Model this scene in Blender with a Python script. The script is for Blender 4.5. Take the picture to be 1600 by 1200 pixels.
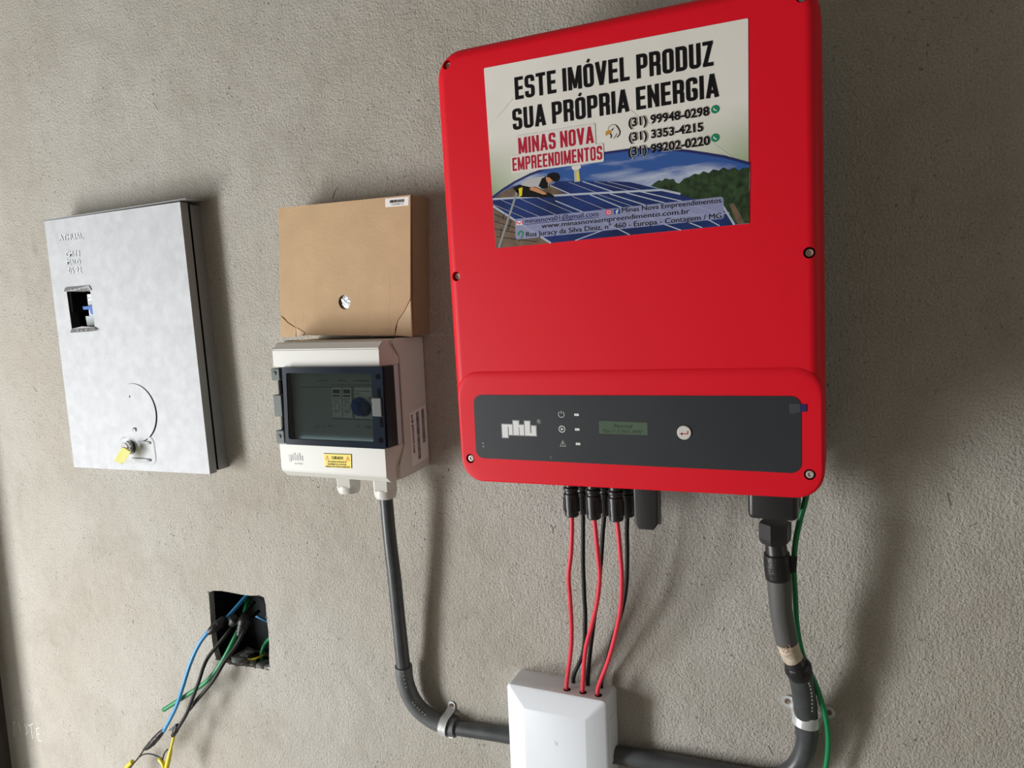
import bpy, bmesh, math, random
from mathutils import Vector, Matrix
random.seed(7)
S = bpy.context.scene
COL = S.collection
for o in list(bpy.data.objects):
    bpy.data.objects.remove(o)

# ------------------------------------------------------------------ camera
cd = bpy.data.cameras.new('camera')
cam = bpy.data.objects.new('camera', cd)
COL.objects.link(cam)
cam.matrix_world = Matrix(((0.911242,-0.006035,0.411828,0.000000),(0.409567,0.118906,-0.904498,-1.000000),(-0.043511,0.992887,0.110824,0.000000),(0,0,0,1)))
cd.sensor_width = 36
cd.lens = 26.8409
cd.clip_start = 0.01
S.camera = cam

# ------------------------------------------------------------------ light: a wide doorway to the left, dim room all round
W = bpy.data.worlds.new('room_ambient')
S.world = W
W.use_nodes = True
W.node_tree.nodes['Background'].inputs[0].default_value = (1.0, 0.90, 0.72, 1)
W.node_tree.nodes['Background'].inputs[1].default_value = 0.17
def daylight(name, loc, aim, sx, sy, power, col):
    ld = bpy.data.lights.new(name, 'AREA')
    ld.shape = 'RECTANGLE'
    ld.size = sx
    ld.size_y = sy
    ld.energy = power
    ld.color = col
    lo = bpy.data.objects.new(name, ld)
    COL.objects.link(lo)
    lo.location = loc
    lo.rotation_euler = (Vector(aim) - Vector(loc)).to_track_quat('-Z', 'Y').to_euler()
daylight('doorway_daylight', (-2.65, -1.75, -0.72), (-0.35, 0, -0.75), 0.5, 1.5, 80, (0.98, 0.99, 1.0))
daylight('sunlit_threshold_bounce', (-2.3, -1.55, -1.42), (-0.6, 0, -0.9), 1.0, 0.5, 20, (1.0, 0.985, 0.95))
daylight('right_flank_fill', (4.6, -0.85, 0.0), (-0.5, 0, -0.1), 1.0, 1.6, 11, (0.97, 1.0, 0.92))  # added fill lamp that brightens the flanks facing right
S.view_settings.view_transform = 'Standard'
S.view_settings.look = 'None'
S.view_settings.gamma = 1
S.view_settings.use_curve_mapping = False
S.view_settings.exposure = 0.0

# ------------------------------------------------------------------ materials
def lin(c):
    c = c / 255.0
    return c / 12.92 if c <= 0.04045 else ((c + 0.055) / 1.055) ** 2.4
def rgb(r, g, b):
    return (lin(r), lin(g), lin(b), 1)
def mat(name, col, rough=0.5, metal=0.0, bump=0.0, bscale=300, var=0.0, vscale=20, alpha=1.0, trans=0.0, spec=0.5, coat=0.0, emit=None):
    m = bpy.data.materials.new(name)
    m.use_nodes = True
    nt = m.node_tree
    b = nt.nodes['Principled BSDF']
    b.inputs['Base Color'].default_value = col
    b.inputs['Roughness'].default_value = rough
    b.inputs['Metallic'].default_value = metal
    b.inputs['Alpha'].default_value = alpha
    b.inputs['Transmission Weight'].default_value = trans
    b.inputs['Specular IOR Level'].default_value = spec
    b.inputs['Coat Weight'].default_value = coat
    tc = nt.nodes.new('ShaderNodeTexCoord')
    if var > 0:
        n = nt.nodes.new('ShaderNodeTexNoise')
        n.inputs['Scale'].default_value = vscale
        n.inputs['Detail'].default_value = 6
        nt.links.new(tc.outputs['Object'], n.inputs['Vector'])
        r = nt.nodes.new('ShaderNodeMapRange')
        r.inputs['From Min'].default_value = 0.3
        r.inputs['From Max'].default_value = 0.7
        r.inputs['To Min'].default_value = 1 - var
        r.inputs['To Max'].default_value = 1 + var * 0.6
        nt.links.new(n.outputs[0], r.inputs[0])
        mx = nt.nodes.new('ShaderNodeMix')
        mx.data_type = 'RGBA'
        mx.blend_type = 'MULTIPLY'
        mx.inputs[0].default_value = 1
        mx.inputs[6].default_value = col
        nt.links.new(r.outputs[0], mx.inputs[7])
        nt.links.new(mx.outputs[2], b.inputs['Base Color'])
    if bump > 0:
        n = nt.nodes.new('ShaderNodeTexNoise')
        n.inputs['Scale'].default_value = bscale
        n.inputs['Detail'].default_value = 3
        nt.links.new(tc.outputs['Object'], n.inputs['Vector'])
        bp = nt.nodes.new('ShaderNodeBump')
        bp.inputs['Strength'].default_value = bump
        bp.inputs['Distance'].default_value = 0.001
        nt.links.new(n.outputs[0], bp.inputs['Height'])
        nt.links.new(bp.outputs[0], b.inputs['Normal'])
    return m

def wall_material():
    m = bpy.data.materials.new('cement_plaster')
    m.use_nodes = True
    nt = m.node_tree
    L = nt.links.new
    b = nt.nodes['Principled BSDF']
    b.inputs['Roughness'].default_value = 0.9
    b.inputs['Specular IOR Level'].default_value = 0.25
    tc = nt.nodes.new('ShaderNodeTexCoord')
    def noise(scale, detail, rough=0.55, dist=0.0):
        n = nt.nodes.new('ShaderNodeTexNoise')
        n.inputs['Scale'].default_value = scale
        n.inputs['Detail'].default_value = detail
        n.inputs['Roughness'].default_value = rough
        n.inputs['Distortion'].default_value = dist
        L(tc.outputs['Object'], n.inputs['Vector'])
        return n.outputs[0]
    def mr(src, a, bb, c=0.0, d=1.0):
        r = nt.nodes.new('ShaderNodeMapRange')
        r.inputs[1].default_value = a
        r.inputs[2].default_value = bb
        r.inputs[3].default_value = c
        r.inputs[4].default_value = d
        L(src, r.inputs[0])
        return r.outputs[0]
    def mixc(f, A, B):
        x = nt.nodes.new('ShaderNodeMix')
        x.data_type = 'RGBA'
        for s_, i in ((f, 0), (A, 6), (B, 7)):
            if isinstance(s_, (tuple, float)):
                x.inputs[i].default_value = s_
            else:
                L(s_, x.inputs[i])
        return x.outputs[2]
    def math_(op, A, B):
        x = nt.nodes.new('ShaderNodeMath')
        x.operation = op
        for s_, i in ((A, 0), (B, 1)):
            if isinstance(s_, float):
                x.inputs[i].default_value = s_
            else:
                L(s_, x.inputs[i])
        return x.outputs[0]
    c = mixc(mr(noise(2.2, 4), 0.35, 0.65), (0.43, 0.395, 0.335, 1), (0.50, 0.48, 0.44, 1))
    c = mixc(mr(noise(7, 6, 0.6, 0.6), 0.45, 0.75, 0, 0.55), c, (0.32, 0.29, 0.245, 1))
    c = mixc(mr(noise(55, 3), 0.42, 0.7, 0, 0.35), c, (0.50, 0.475, 0.43, 1))
    grain = noise(400, 2, 0.65)
    c = mixc(mr(grain, 0.60, 0.34, 0, 0.42), c, (0.22, 0.2, 0.17, 1))
    # scattered dark pits, denser in some patches
    pit = math_('MULTIPLY', mr(noise(210, 2, 0.5, 0.5), 0.66, 0.70), mr(noise(9, 3), 0.42, 0.62))
    c = mixc(math_('MULTIPLY', pit, 0.75), c, (0.10, 0.09, 0.08, 1))
    # vertical damp streaks
    mp = nt.nodes.new('ShaderNodeMapping')
    mp.inputs['Scale'].default_value = (26, 1, 7)
    mp.inputs['Rotation'].default_value = (0, 0.25, 0)
    L(tc.outputs['Object'], mp.inputs[0])
    ns = nt.nodes.new('ShaderNodeTexNoise')
    ns.inputs['Scale'].default_value = 1.0
    ns.inputs['Detail'].default_value = 5
    ns.inputs['Roughness'].default_value = 0.65
    L(mp.outputs[0], ns.inputs['Vector'])
    c = mixc(mr(ns.outputs[0], 0.66, 0.74, 0, 0.45), c, (0.22, 0.2, 0.165, 1))
    L(c, b.inputs['Base Color'])
    h = math_('ADD', math_('MULTIPLY', grain, 1.3), math_('MULTIPLY', noise(230, 3, 0.6, 0.0), 1.7))
    h = math_('ADD', h, math_('MULTIPLY', noise(30, 3), 2.2))
    h = math_('SUBTRACT', h, math_('MULTIPLY', pit, 1.5))
    bp = nt.nodes.new('ShaderNodeBump')
    bp.inputs['Strength'].default_value = 0.6
    bp.inputs['Distance'].default_value = 0.0028
    L(h, bp.inputs['Height'])
    L(bp.outputs[0], b.inputs['Normal'])
    return m

def sky_print_material():
    m = bpy.data.materials.new('printed_sky')
    m.use_nodes = True
    nt = m.node_tree
    b = nt.nodes['Principled BSDF']
    b.inputs['Roughness'].default_value = 0.4
    tc = nt.nodes.new('ShaderNodeTexCoord')
    mp = nt.nodes.new('ShaderNodeMapping')
    mp.inputs['Rotation'].default_value = (0, 0.5, 0)
    mp.inputs['Scale'].default_value = (8, 1, 38)
    n = nt.nodes.new('ShaderNodeTexNoise')
    n.inputs['Scale'].default_value = 1.0
    n.inputs['Detail'].default_value = 4
    n.inputs['Distortion'].default_value = 0.6
    cr = nt.nodes.new('ShaderNodeValToRGB')
    cr.color_ramp.elements[0].position = 0.47
    cr.color_ramp.elements[0].color = rgb(44, 84, 152)
    cr.color_ramp.elements[1].position = 0.68
    cr.color_ramp.elements[1].color = rgb(205, 212, 225)
    nt.links.new(tc.outputs['Object'], mp.inputs[0])
    nt.links.new(mp.outputs[0], n.inputs['Vector'])
    nt.links.new(n.outputs[0], cr.inputs[0])
    nt.links.new(cr.outputs[0], b.inputs['Base Color'])
    return m

def paper_print_material():
    # sheet printed near white with green tinted corners
    m = bpy.data.materials.new('printed_sheet')
    m.use_nodes = True
    nt = m.node_tree
    b = nt.nodes['Principled BSDF']
    b.inputs['Roughness'].default_value = 0.32
    tc = nt.nodes.new('ShaderNodeTexCoord')
    n = nt.nodes.new('ShaderNodeTexNoise')
    n.inputs['Scale'].default_value = 9
    n.inputs['Detail'].default_value = 3
    sep = nt.nodes.new('ShaderNodeSeparateXYZ')
    nt.links.new(tc.outputs['Generated'], sep.inputs[0])
    nt.links.new(tc.outputs['Object'], n.inputs['Vector'])
    a = nt.nodes.new('ShaderNodeMapRange')
    a.inputs[1].default_value = 0.62
    a.inputs[2].default_value = 0.28
    nt.links.new(sep.outputs[2], a.inputs[0])
    x = nt.nodes.new('ShaderNodeMath')
    x.operation = 'SUBTRACT'
    x.inputs[1].default_value = 0.5
    nt.links.new(sep.outputs[0], x.inputs[0])
    x2 = nt.nodes.new('ShaderNodeMath')
    x2.operation = 'ABSOLUTE'
    nt.links.new(x.outputs[0], x2.inputs[0])
    x3 = nt.nodes.new('ShaderNodeMapRange')
    x3.inputs[1].default_value = 0.22
    x3.inputs[2].default_value = 0.55
    nt.links.new(x2.outputs[0], x3.inputs[0])
    p = nt.nodes.new('ShaderNodeMath')
    p.operation = 'MULTIPLY'
    nt.links.new(a.outputs[0], p.inputs[0])
    nt.links.new(x3.outputs[0], p.inputs[1])
    q = nt.nodes.new('ShaderNodeMath')
    q.operation = 'MULTIPLY_ADD'
    q.use_clamp = True
    nt.links.new(n.outputs[0], q.inputs[0])
    q.inputs[1].default_value = 0.25
    nt.links.new(p.outputs[0], q.inputs[2])
    mx = nt.nodes.new('ShaderNodeMix')
    mx.data_type = 'RGBA'
    mx.inputs[6].default_value = (0.84, 0.795, 0.755, 1)
    mx.inputs[7].default_value = (0.20, 0.30, 0.12, 1)
    nt.links.new(q.outputs[0], mx.inputs[0])
    nt.links.new(mx.outputs[2], b.inputs['Base Color'])
    # soft air bubbles and wrinkles under the film
    w = nt.nodes.new('ShaderNodeTexNoise')
    w.inputs['Scale'].default_value = 14
    w.inputs['Detail'].default_value = 1.5
    w.inputs['Distortion'].default_value = 1.5
    nt.links.new(tc.outputs['Object'], w.inputs['Vector'])
    bp = nt.nodes.new('ShaderNodeBump')
    bp.inputs['Strength'].default_value = 0.35
    bp.inputs['Distance'].default_value = 0.002
    nt.links.new(w.outputs[0], bp.inputs['Height'])
    nt.links.new(bp.outputs[0], b.inputs['Normal'])
    return m

M_wall = wall_material()
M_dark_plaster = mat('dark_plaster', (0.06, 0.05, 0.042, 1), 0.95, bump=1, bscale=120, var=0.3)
M_floor = mat('concrete_floor', (0.40, 0.38, 0.35, 1), 0.85, bump=0.5, bscale=60, var=0.2)
M_red = mat('red_powder_coat', (0.71, 0.0010, 0.014, 1), 0.5, bump=0.05, bscale=1500, spec=0.3)
M_body = mat('cast_aluminium', (0.30, 0.30, 0.30, 1), 0.55, 0.2)
M_panel = mat('graphite_membrane', (0.021, 0.024, 0.028, 1), 0.5, spec=0.4, var=0.15, vscale=14)
M_white = mat('white_print', (0.72, 0.72, 0.71, 1), 0.5)
M_grey_out = mat('grey_print', (0.25, 0.26, 0.265, 1), 0.5)
M_black_print = mat('black_print', (0.006, 0.005, 0.006, 1), 0.6, spec=0.15)
M_red_print = mat('crimson_print', (0.43, 0.008, 0.035, 1), 0.35)
M_halo = mat('white_outline_print', (0.72, 0.68, 0.64, 1), 0.35)
M_navy = mat('navy_print', (0.016, 0.02, 0.12, 1), 0.35)
M_steel = mat('zinc_steel', (0.66, 0.69, 0.70, 1), 0.35, 0.45, bump=0.3, bscale=200, var=0.15, vscale=60)
M_screw = mat('screw_steel', (0.55, 0.53, 0.49, 1), 0.4, 0.5)
M_rust = mat('rusty_screw', (0.20, 0.13, 0.09, 1), 0.6, 0.5)
M_dark = mat('dark_void', (0.006, 0.006, 0.007, 1), 0.9, spec=0.05)
M_blackpl = mat('black_plastic', (0.016, 0.016, 0.017, 1), 0.38, bump=0.05, bscale=400)
M_lcd = mat('lcd_green', (0.085, 0.125, 0.085, 1), 0.3, var=0.12, vscale=30)
M_lcdtxt = mat('lcd_segments', (0.055, 0.085, 0.058, 1), 0.4)
M_button = mat('ivory_button', (0.62, 0.60, 0.56, 1), 0.4)
M_redcable = mat('red_cable_sheath', (0.74, 0.04, 0.07, 1), 0.42)
M_blkcable = mat('black_cable_sheath', (0.010, 0.010, 0.010, 1), 0.5, spec=0.3)
M_green = mat('green_cable_sheath', (0.008, 0.22, 0.075, 1), 0.35)
M_blue = mat('blue_cable_sheath', (0.05, 0.28, 0.58, 1), 0.35)
M_yellow = mat('yellow_insulation', (0.68, 0.56, 0.03, 1), 0.4)
M_tape = mat('black_tape', (0.014, 0.014, 0.014, 1), 0.4, bump=1, bscale=160, spec=0.35)
M_pipe = mat('grey_pvc_conduit', (0.055, 0.06, 0.064, 1), 0.38, bump=0.12, bscale=120, var=0.25, vscale=40)
M_elbow = mat('grey_elbow_pvc', (0.105, 0.111, 0.116, 1), 0.45, bump=0.15, bscale=160, var=0.2, vscale=50)
M_foam = mat('charcoal_foam_tube', (0.085, 0.085, 0.082, 1), 0.6, bump=0.3, bscale=300)
M_masking = mat('masking_tape', (0.55, 0.47, 0.36, 1), 0.75, bump=0.6, bscale=180, var=0.3, vscale=120)
M_scrib = mat('brown_ink', (0.35, 0.18, 0.12, 1), 0.8)
M_scuff = mat('pale_stamp', (0.30, 0.31, 0.31, 1), 0.7)
M_jbox = mat('white_abs_plastic', (0.76, 0.80, 0.85, 1), 0.4, bump=0.03, bscale=300)
M_comb = mat('cream_abs_plastic', (0.61, 0.605, 0.56, 1), 0.42, bump=0.04, bscale=600)
M_gland = mat('white_nylon', (0.66, 0.645, 0.60, 1), 0.35)
M_inner = mat('inner_cover_plastic', (0.52, 0.58, 0.58, 1), 0.85)
M_module = mat('module_plastic', (0.86, 0.90, 0.86, 1), 0.7)
M_modprint = mat('module_print', (0.12, 0.17, 0.15, 1), 0.6)
M_handle = mat('blue_handle', (0.02, 0.12, 0.42, 1), 0.35)
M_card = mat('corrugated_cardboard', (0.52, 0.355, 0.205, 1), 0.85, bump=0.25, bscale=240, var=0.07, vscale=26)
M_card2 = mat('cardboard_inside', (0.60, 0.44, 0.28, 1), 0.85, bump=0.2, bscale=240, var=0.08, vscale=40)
M_card3 = mat('cardboard_side_shaded', (0.27, 0.18, 0.10, 1), 0.85, bump=0.2, bscale=240, var=0.06, vscale=40)  # same cardboard darkened, shade of the side painted into the colour
M_label = mat('paper_label', (0.80, 0.78, 0.77, 1), 0.5)
M_foil = mat('crumpled_foil', (0.42, 0.43, 0.44, 1), 0.35, 0.8, bump=1.0, bscale=160)
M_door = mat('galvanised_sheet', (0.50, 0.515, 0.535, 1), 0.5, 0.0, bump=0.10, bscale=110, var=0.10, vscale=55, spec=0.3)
M_doorside_shade = mat('galvanised_shaded', (0.26, 0.265, 0.265, 1), 0.45, 0.2, var=0.08)  # galvanised sheet darkened, the shade of the flank put into its colour
M_emboss = mat('embossed_shade', (0.24, 0.25, 0.26, 1), 0.4, 0.3)
M_brkwhite = mat('breaker_white', (0.75, 0.77, 0.80, 1), 0.4)
M_tag = mat('yellow_clear_plastic', (0.78, 0.75, 0.22, 1), 0.15, trans=0.35)
M_chrome = mat('chrome', (0.8, 0.8, 0.8, 1), 0.12, 1.0)
M_warn = mat('warning_yellow', (0.80, 0.60, 0.0, 1), 0.4)
M_orange = mat('warning_orange', (0.80, 0.16, 0.01, 1), 0.4)
M_logo_grey = mat('pale_grey_print', (0.50, 0.50, 0.49, 1), 0.5)
M_flush = mat('flush_box_plastic', (0.008, 0.009, 0.011, 1), 0.7, bump=0.5, bscale=120, spec=0.1)
M_mortar = mat('mortar_lumps', (0.15, 0.14, 0.12, 1), 0.95, bump=1, bscale=100, var=0.35, vscale=60)
M_mortar2 = mat('grey_mortar', (0.24, 0.24, 0.235, 1), 0.95, bump=1, bscale=140, var=0.45, vscale=80)
M_chalk = mat('chalk', (0.85, 0.83, 0.78, 1), 0.95)
M_skin = mat('print_skin', (0.55, 0.25, 0.11, 1), 0.4)
M_shirt = mat('print_grey', (0.45, 0.44, 0.44, 1), 0.4)
M_roof = mat('print_roof', (0.15, 0.10, 0.065, 1), 0.4, var=0.4, vscale=90)
M_solar = mat('print_solar', (0.012, 0.03, 0.14, 1), 0.3, var=0.45, vscale=26)
M_rail = mat('print_rail', (0.42, 0.46, 0.55, 1), 0.4)
M_tree = mat('print_trees', (0.022, 0.05, 0.016, 1), 0.4, var=0.75, vscale=170)
M_band = mat('print_band', (0.40, 0.42, 0.66, 1), 0.4, alpha=0.62)
M_wa = mat('print_green', (0.0, 0.22, 0.10, 1), 0.4)
M_beak = mat('print_beak', (0.55, 0.26, 0.05, 1), 0.4)
M_insta = mat('print_magenta', (0.65, 0.07, 0.13, 1), 0.4)
M_fb = mat('print_facebook_blue', (0.02, 0.07, 0.28, 1), 0.4)
M_bluetape = mat('navy_tape', (0.02, 0.025, 0.12, 1), 0.3)
M_cleartape = mat('clear_tape', (0.3, 0.32, 0.34, 1), 0.15, alpha=0.12)

def smoked():
    m = bpy.data.materials.new('smoked_polycarbonate')
    m.use_nodes = True
    nt = m.node_tree
    nt.nodes.remove(nt.nodes['Principled BSDF'])
    out = nt.nodes['Material Output']
    tr = nt.nodes.new('ShaderNodeBsdfTransparent')
    tr.inputs[0].default_value = (0.84, 0.95, 1.0, 1)
    gl = nt.nodes.new('ShaderNodeBsdfGlossy')
    gl.inputs['Roughness'].default_value = 0.05
    fr = nt.nodes.new('ShaderNodeFresnel')
    fr.inputs[0].default_value = 1.5
    mx = nt.nodes.new('ShaderNodeMixShader')
    nt.links.new(fr.outputs[0], mx.inputs[0])
    nt.links.new(tr.outputs[0], mx.inputs[1])
    nt.links.new(gl.outputs[0], mx.inputs[2])
    nt.links.new(mx.outputs[0], out.inputs[0])
    return m
M_smoke = smoked()
M_smokeframe = mat('smoked_frame', (0.012, 0.018, 0.030, 1), 0.16, spec=0.12, var=0.2)
M_smokegrey = mat('smoked_hinge', (0.11, 0.13, 0.125, 1), 0.4, spec=0.15)
M_clear = mat('clear_dome', (0.9, 0.93, 0.95, 1), 0.04, trans=1.0)
M_smokewall = mat('smoked_wall', (0.02, 0.024, 0.03, 1), 0.25, alpha=0.85, spec=0.3)
M_latch = mat('clear_latch', (0.10, 0.11, 0.105, 1), 0.4, spec=0.2)

# ------------------------------------------------------------------ helpers
def NB():
    return bmesh.new()
def root_loc(o):
    v = Vector((0, 0, 0))
    while o is not None:
        v += o.location
        o = o.parent
    return v
def obj(name, bm, m, parent=None, smooth=False, loc=None, rot=None, stuff=False, label=None, angle=None):
    """bm holds world coordinates (or local ones when loc is given)"""
    if not smooth or smooth == 'auto':
        pass
    bmesh.ops.recalc_face_normals(bm, faces=bm.faces) if name not in FLAT else None
    me = bpy.data.meshes.new(name)
    if loc is None:
        base = root_loc(parent)
        for v in bm.verts:
            v.co -= base
    if smooth:
        for f in bm.faces:
            f.smooth = True
    if smooth == 'auto':
        for e in bm.edges:
            if len(e.link_faces) == 2 and e.calc_face_angle(0) > 0.6:
                e.smooth = False
    bm.to_mesh(me)
    bm.free()
    me.materials.append(m)
    o = bpy.data.objects.new(name, me)
    COL.objects.link(o)
    if parent is not None:
        o.parent = parent
    if loc is not None:
        o.location = Vector(loc) - root_loc(parent)
    if rot is not None:
        o.rotation_euler = rot
    if stuff:
        o['kind'] = 'stuff'
    if label:
        o['label'] = label
    return o
FLAT = set()
def thing(name, label, cat, loc, group=None):
    o = bpy.data.objects.new(name, None)
    o.empty_display_size = 0.05
    COL.objects.link(o)
    o.location = loc
    return tag(o, label, cat, group)
def tag(o, label, cat, group=None):
    o['label'] = label
    o['category'] = cat
    if group:
        o['group'] = group
    return o
def like(o, loc, parent):
    c = o.copy()
    COL.objects.link(c)
    c.parent = parent
    c.location = Vector(loc) - root_loc(parent)
    return c
def box(bm, x0, x1, y0, y1, z0, z1, bev=0.0):
    r = bmesh.ops.create_cube(bm, size=1)
    for v in r['verts']:
        v.co = Vector(((x0 + x1) / 2 + v.co.x * (x1 - x0), (y0 + y1) / 2 + v.co.y * (y1 - y0), (z0 + z1) / 2 + v.co.z * (z1 - z0)))
    if bev:
        es = set()
        for v in r['verts']:
            es.update(v.link_edges)
        bmesh.ops.bevel(bm, geom=list(es), offset=bev, segments=3, affect='EDGES', profile=0.5)
def prism(bm, pts, y0, y1, bev=0.0, ydir=True):
    """polygon of (x, z) points extruded along y"""
    a = [bm.verts.new((p[0], y0, p[1])) for p in pts]
    b = [bm.verts.new((p[0], y1, p[1])) for p in pts]
    fs = [bm.faces.new(a), bm.faces.new(b[::-1])]
    n = len(pts)
    for i in range(n):
        j = (i + 1) % n
        fs.append(bm.faces.new((a[j], a[i], b[i], b[j])))
    if bev:
        front = fs[1] if y1 < y0 else fs[0]
        bmesh.ops.bevel(bm, geom=list(front.edges), offset=bev, segments=3, affect='EDGES', profile=0.5)
def loftx(bm, pts, x0, x1):
    a = [bm.verts.new((x0, p[0], p[1])) for p in pts]
    b = [bm.verts.new((x1, p[0], p[1])) for p in pts]
    bm.faces.new(a)
    bm.faces.new(b[::-1])
    n = len(pts)
    for i in range(n):
        j = (i + 1) % n
        bm.faces.new((a[j], a[i], b[i], b[j]))
def flat(bm, pts, y):
    vs = [bm.verts.new((p[0], y, p[1])) for p in pts]
    f = bm.faces.new(vs)
    f.normal_update()
    if f.normal.y > 0:
        f.normal_flip()
    return f
def rounded(q, r, n=5):
    """round the corners of polygon q"""
    out = []
    N = len(q)
    for i in range(N):
        p = Vector(q[i])
        a = (Vector(q[i - 1]) - p).normalized()
        b = (Vector(q[(i + 1) % N]) - p).normalized()
        ang = a.angle(b)
        d = r / math.tan(ang / 2)
        c = p + (a + b).normalized() * (r / math.sin(ang / 2))
        s = p + a * d - c
        e = p + b * d - c
        for k in range(n + 1):
            t = k / n
            tot = s.angle(e)
            w = (s * math.sin((1 - t) * tot) + e * math.sin(t * tot)) / math.sin(tot)
            out.append(tuple(c + w))
    return out
def disc_pts(c, r, n=24, rz=None):
    rz = rz or r
    return [(c[0] + r * math.cos(2 * math.pi * i / n), c[1] + rz * math.sin(2 * math.pi * i / n)) for i in range(n)]
def catmull(pts, n=8):
    P = [Vector(p) for p in pts]
    P = [P[0] * 2 - P[1]] + P + [P[-1] * 2 - P[-2]]
    out = []
    for i in range(1, len(P) - 2):
        for k in range(n):
            t = k / n
            out.append(0.5 * ((2 * P[i]) + (-P[i - 1] + P[i + 1]) * t + (2 * P[i - 1] - 5 * P[i] + 4 * P[i + 1] - P[i + 2]) * t * t + (-P[i - 1] + 3 * P[i] - 3 * P[i + 1] + P[i + 2]) * t ** 3))
    out.append(P[-2])
    return out
def tube(bm, pts, r, n=12, smooth=8, cap=True, wob=0.0):
    P = catmull(pts, smooth) if smooth else [Vector(p) for p in pts]
    m = len(P)
    if not isinstance(r, (list, tuple)):
        r = [r] * m
    else:
        k = len(r)
        r = [r[min(k - 1, int(i / (m - 1) * (k - 1)))] * (1 - (i / (m - 1) * (k - 1)) % 1) + r[min(k - 1, int(i / (m - 1) * (k - 1)) + 1)] * ((i / (m - 1) * (k - 1)) % 1) for i in range(m)]
    rings = []
    nrm = None
    for i in range(m):
        t = (P[min(i + 1, m - 1)] - P[max(i - 1, 0)]).normalized()
        if nrm is None:
            nrm = t.orthogonal().normalized()
        nrm = (nrm - t * nrm.dot(t)).normalized()
        bi = t.cross(nrm)
        rings.append([bm.verts.new(P[i] + (nrm * math.cos(2 * math.pi * k / n) + bi * math.sin(2 * math.pi * k / n)) * (r[i] * (1 + random.uniform(-wob, wob)))) for k in range(n)])
    for a, b in zip(rings, rings[1:]):
        for k in range(n):
            bm.faces.new((a[k], a[(k + 1) % n], b[(k + 1) % n], b[k]))
    if cap:
        bm.faces.new(rings[0][::-1])
        bm.faces.new(rings[-1])
def lathe(bm, prof, n=24, axis='z', squash=None):
    """prof: list of (radius, height); axis z or y (towards -y)"""
    rings = []
    for r, h in prof:
        ring = []
        for k in range(n):
            a = 2 * math.pi * k / n
            x, y = r * math.cos(a), r * math.sin(a)
            ring.append(bm.verts.new((x, y, h) if axis == 'z' else (x, -h, y)))
        rings.append(ring)
    for a, b in zip(rings, rings[1:]):
        for k in range(n):
            bm.faces.new((a[k], a[(k + 1) % n], b[(k + 1) % n], b[k]))
    bm.faces.new(rings[0][::-1])
    bm.faces.new(rings[-1])

# --- lettering: built as flat print meshes ---
def affine(bl, br, tl):
    o = Vector(bl)
    X = Vector(br) - o
    Y = Vector(tl) - o
    return lambda u, v: o + X * u + Y * v
RND = 0.11
def G(name):
    t = 0.155
    h = t / 2
    T, B = 1 - h, h
    w = 0.42
    l, r = h, w - h
    g = {
        'E': (0.37, [[(l, 0), (l, 1)], [(l, T), (0.37, T)], [(l, .5), (0.34, .5)], [(l, B), (0.37, B)]]),
        'L': (0.37, [[(l, 0), (l, 1)], [(l, B), (0.37, B)]]),
        'S': (w, [['r', (r, .70), (r, T), (l, T), (l, .515), (r, .485), (r, B), (l, B), (l, .30)]]),
        'T': (0.40, [[(0, T), (0.40, T)], [(0.2, 0), (0.2, 1)]]),
        'I': (t, [[(h, 0), (h, 1)]]),
        'M': (0.56, [[(h, 0), (h, 1)], ['t', (h + .03, .98), (.28, .06)], ['t', (.28, .06), (.53 - h, .98)], [(.56 - h, 0), (.56 - h, 1)]]),
        'O': (w, [['rc', (l, B), (l, T), (r, T), (r, B)]]),
        'V': (0.45, [[(h - .01, 1), (.225, .0)], [(.225, 0), (.46 - h, 1)]]),
        'P': (w, [[(l, 0), (l, 1)], ['r', (l, T), (r, T), (r, .46), (l, .46)]]),
        'R': (w, [[(l, 0), (l, 1)], ['r', (l, T), (r, T), (r, .49), (l, .49)], ['r', (l, .49), (r, .47), (r, 0)]]),
        'D': (w, [[(l, 0), (l, 1)], ['r', (l, T), (r, T), (r, B), (l, B)]]),
        'U': (w, [['r', (l, 1), (l, B), (r, B), (r, 1)]]),
        'Z': (0.38, [[(0, T), (0.37, T)], [(0.37 - h, T), (h, B)], [(0, B), (0.38, B)]]),
        'A': (0.46, [[(h - .01, 0), (.23, 1)], [(.23, 1), (.47 - h, 0)], [(.12, .25), (.34, .25)]]),
        'N': (0.44, [[(h, 0), (h, 1)], ['t', (h, .93), (.44 - h, .07)], [(.44 - h, 0), (.44 - h, 1)]]),
        'G': (w, [['r', (r, .70), (r, T), (l, T), (l, B), (r, B), (r, .46), (.22, .46)]]),
    }
    return g[name]
def ribbon(bm, pts, w, fn, closed=False):
    P = [Vector(p) for p in pts]
    n = len(P)
    L_, R_ = [], []
    for i in range(n):
        if closed:
            a, b = (P[i] - P[i - 1]).normalized(), (P[(i + 1) % n] - P[i]).normalized()
        else:
            a = (P[i] - P[i - 1]).normalized() if i else (P[1] - P[0]).normalized()
            b = (P[i + 1] - P[i]).normalized() if i < n - 1 else a
        t = (a + b)
        t = t.normalized() if t.length > 1e-6 else a
        nn = Vector((-t.y, t.x))
        c = max(0.7, nn.dot(Vector((-a.y, a.x))))
        L_.append(bm.verts.new(fn(*(P[i] + nn * (w / 2 / c)))))
        R_.append(bm.verts.new(fn(*(P[i] - nn * (w / 2 / c)))))
    for i in range(n if closed else n - 1):
        j = (i + 1) % n
        f = bm.faces.new((L_[i], R_[i], R_[j], L_[j]))
        f.normal_update()
        if f.normal.y > 0:
            f.normal_flip()
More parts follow.
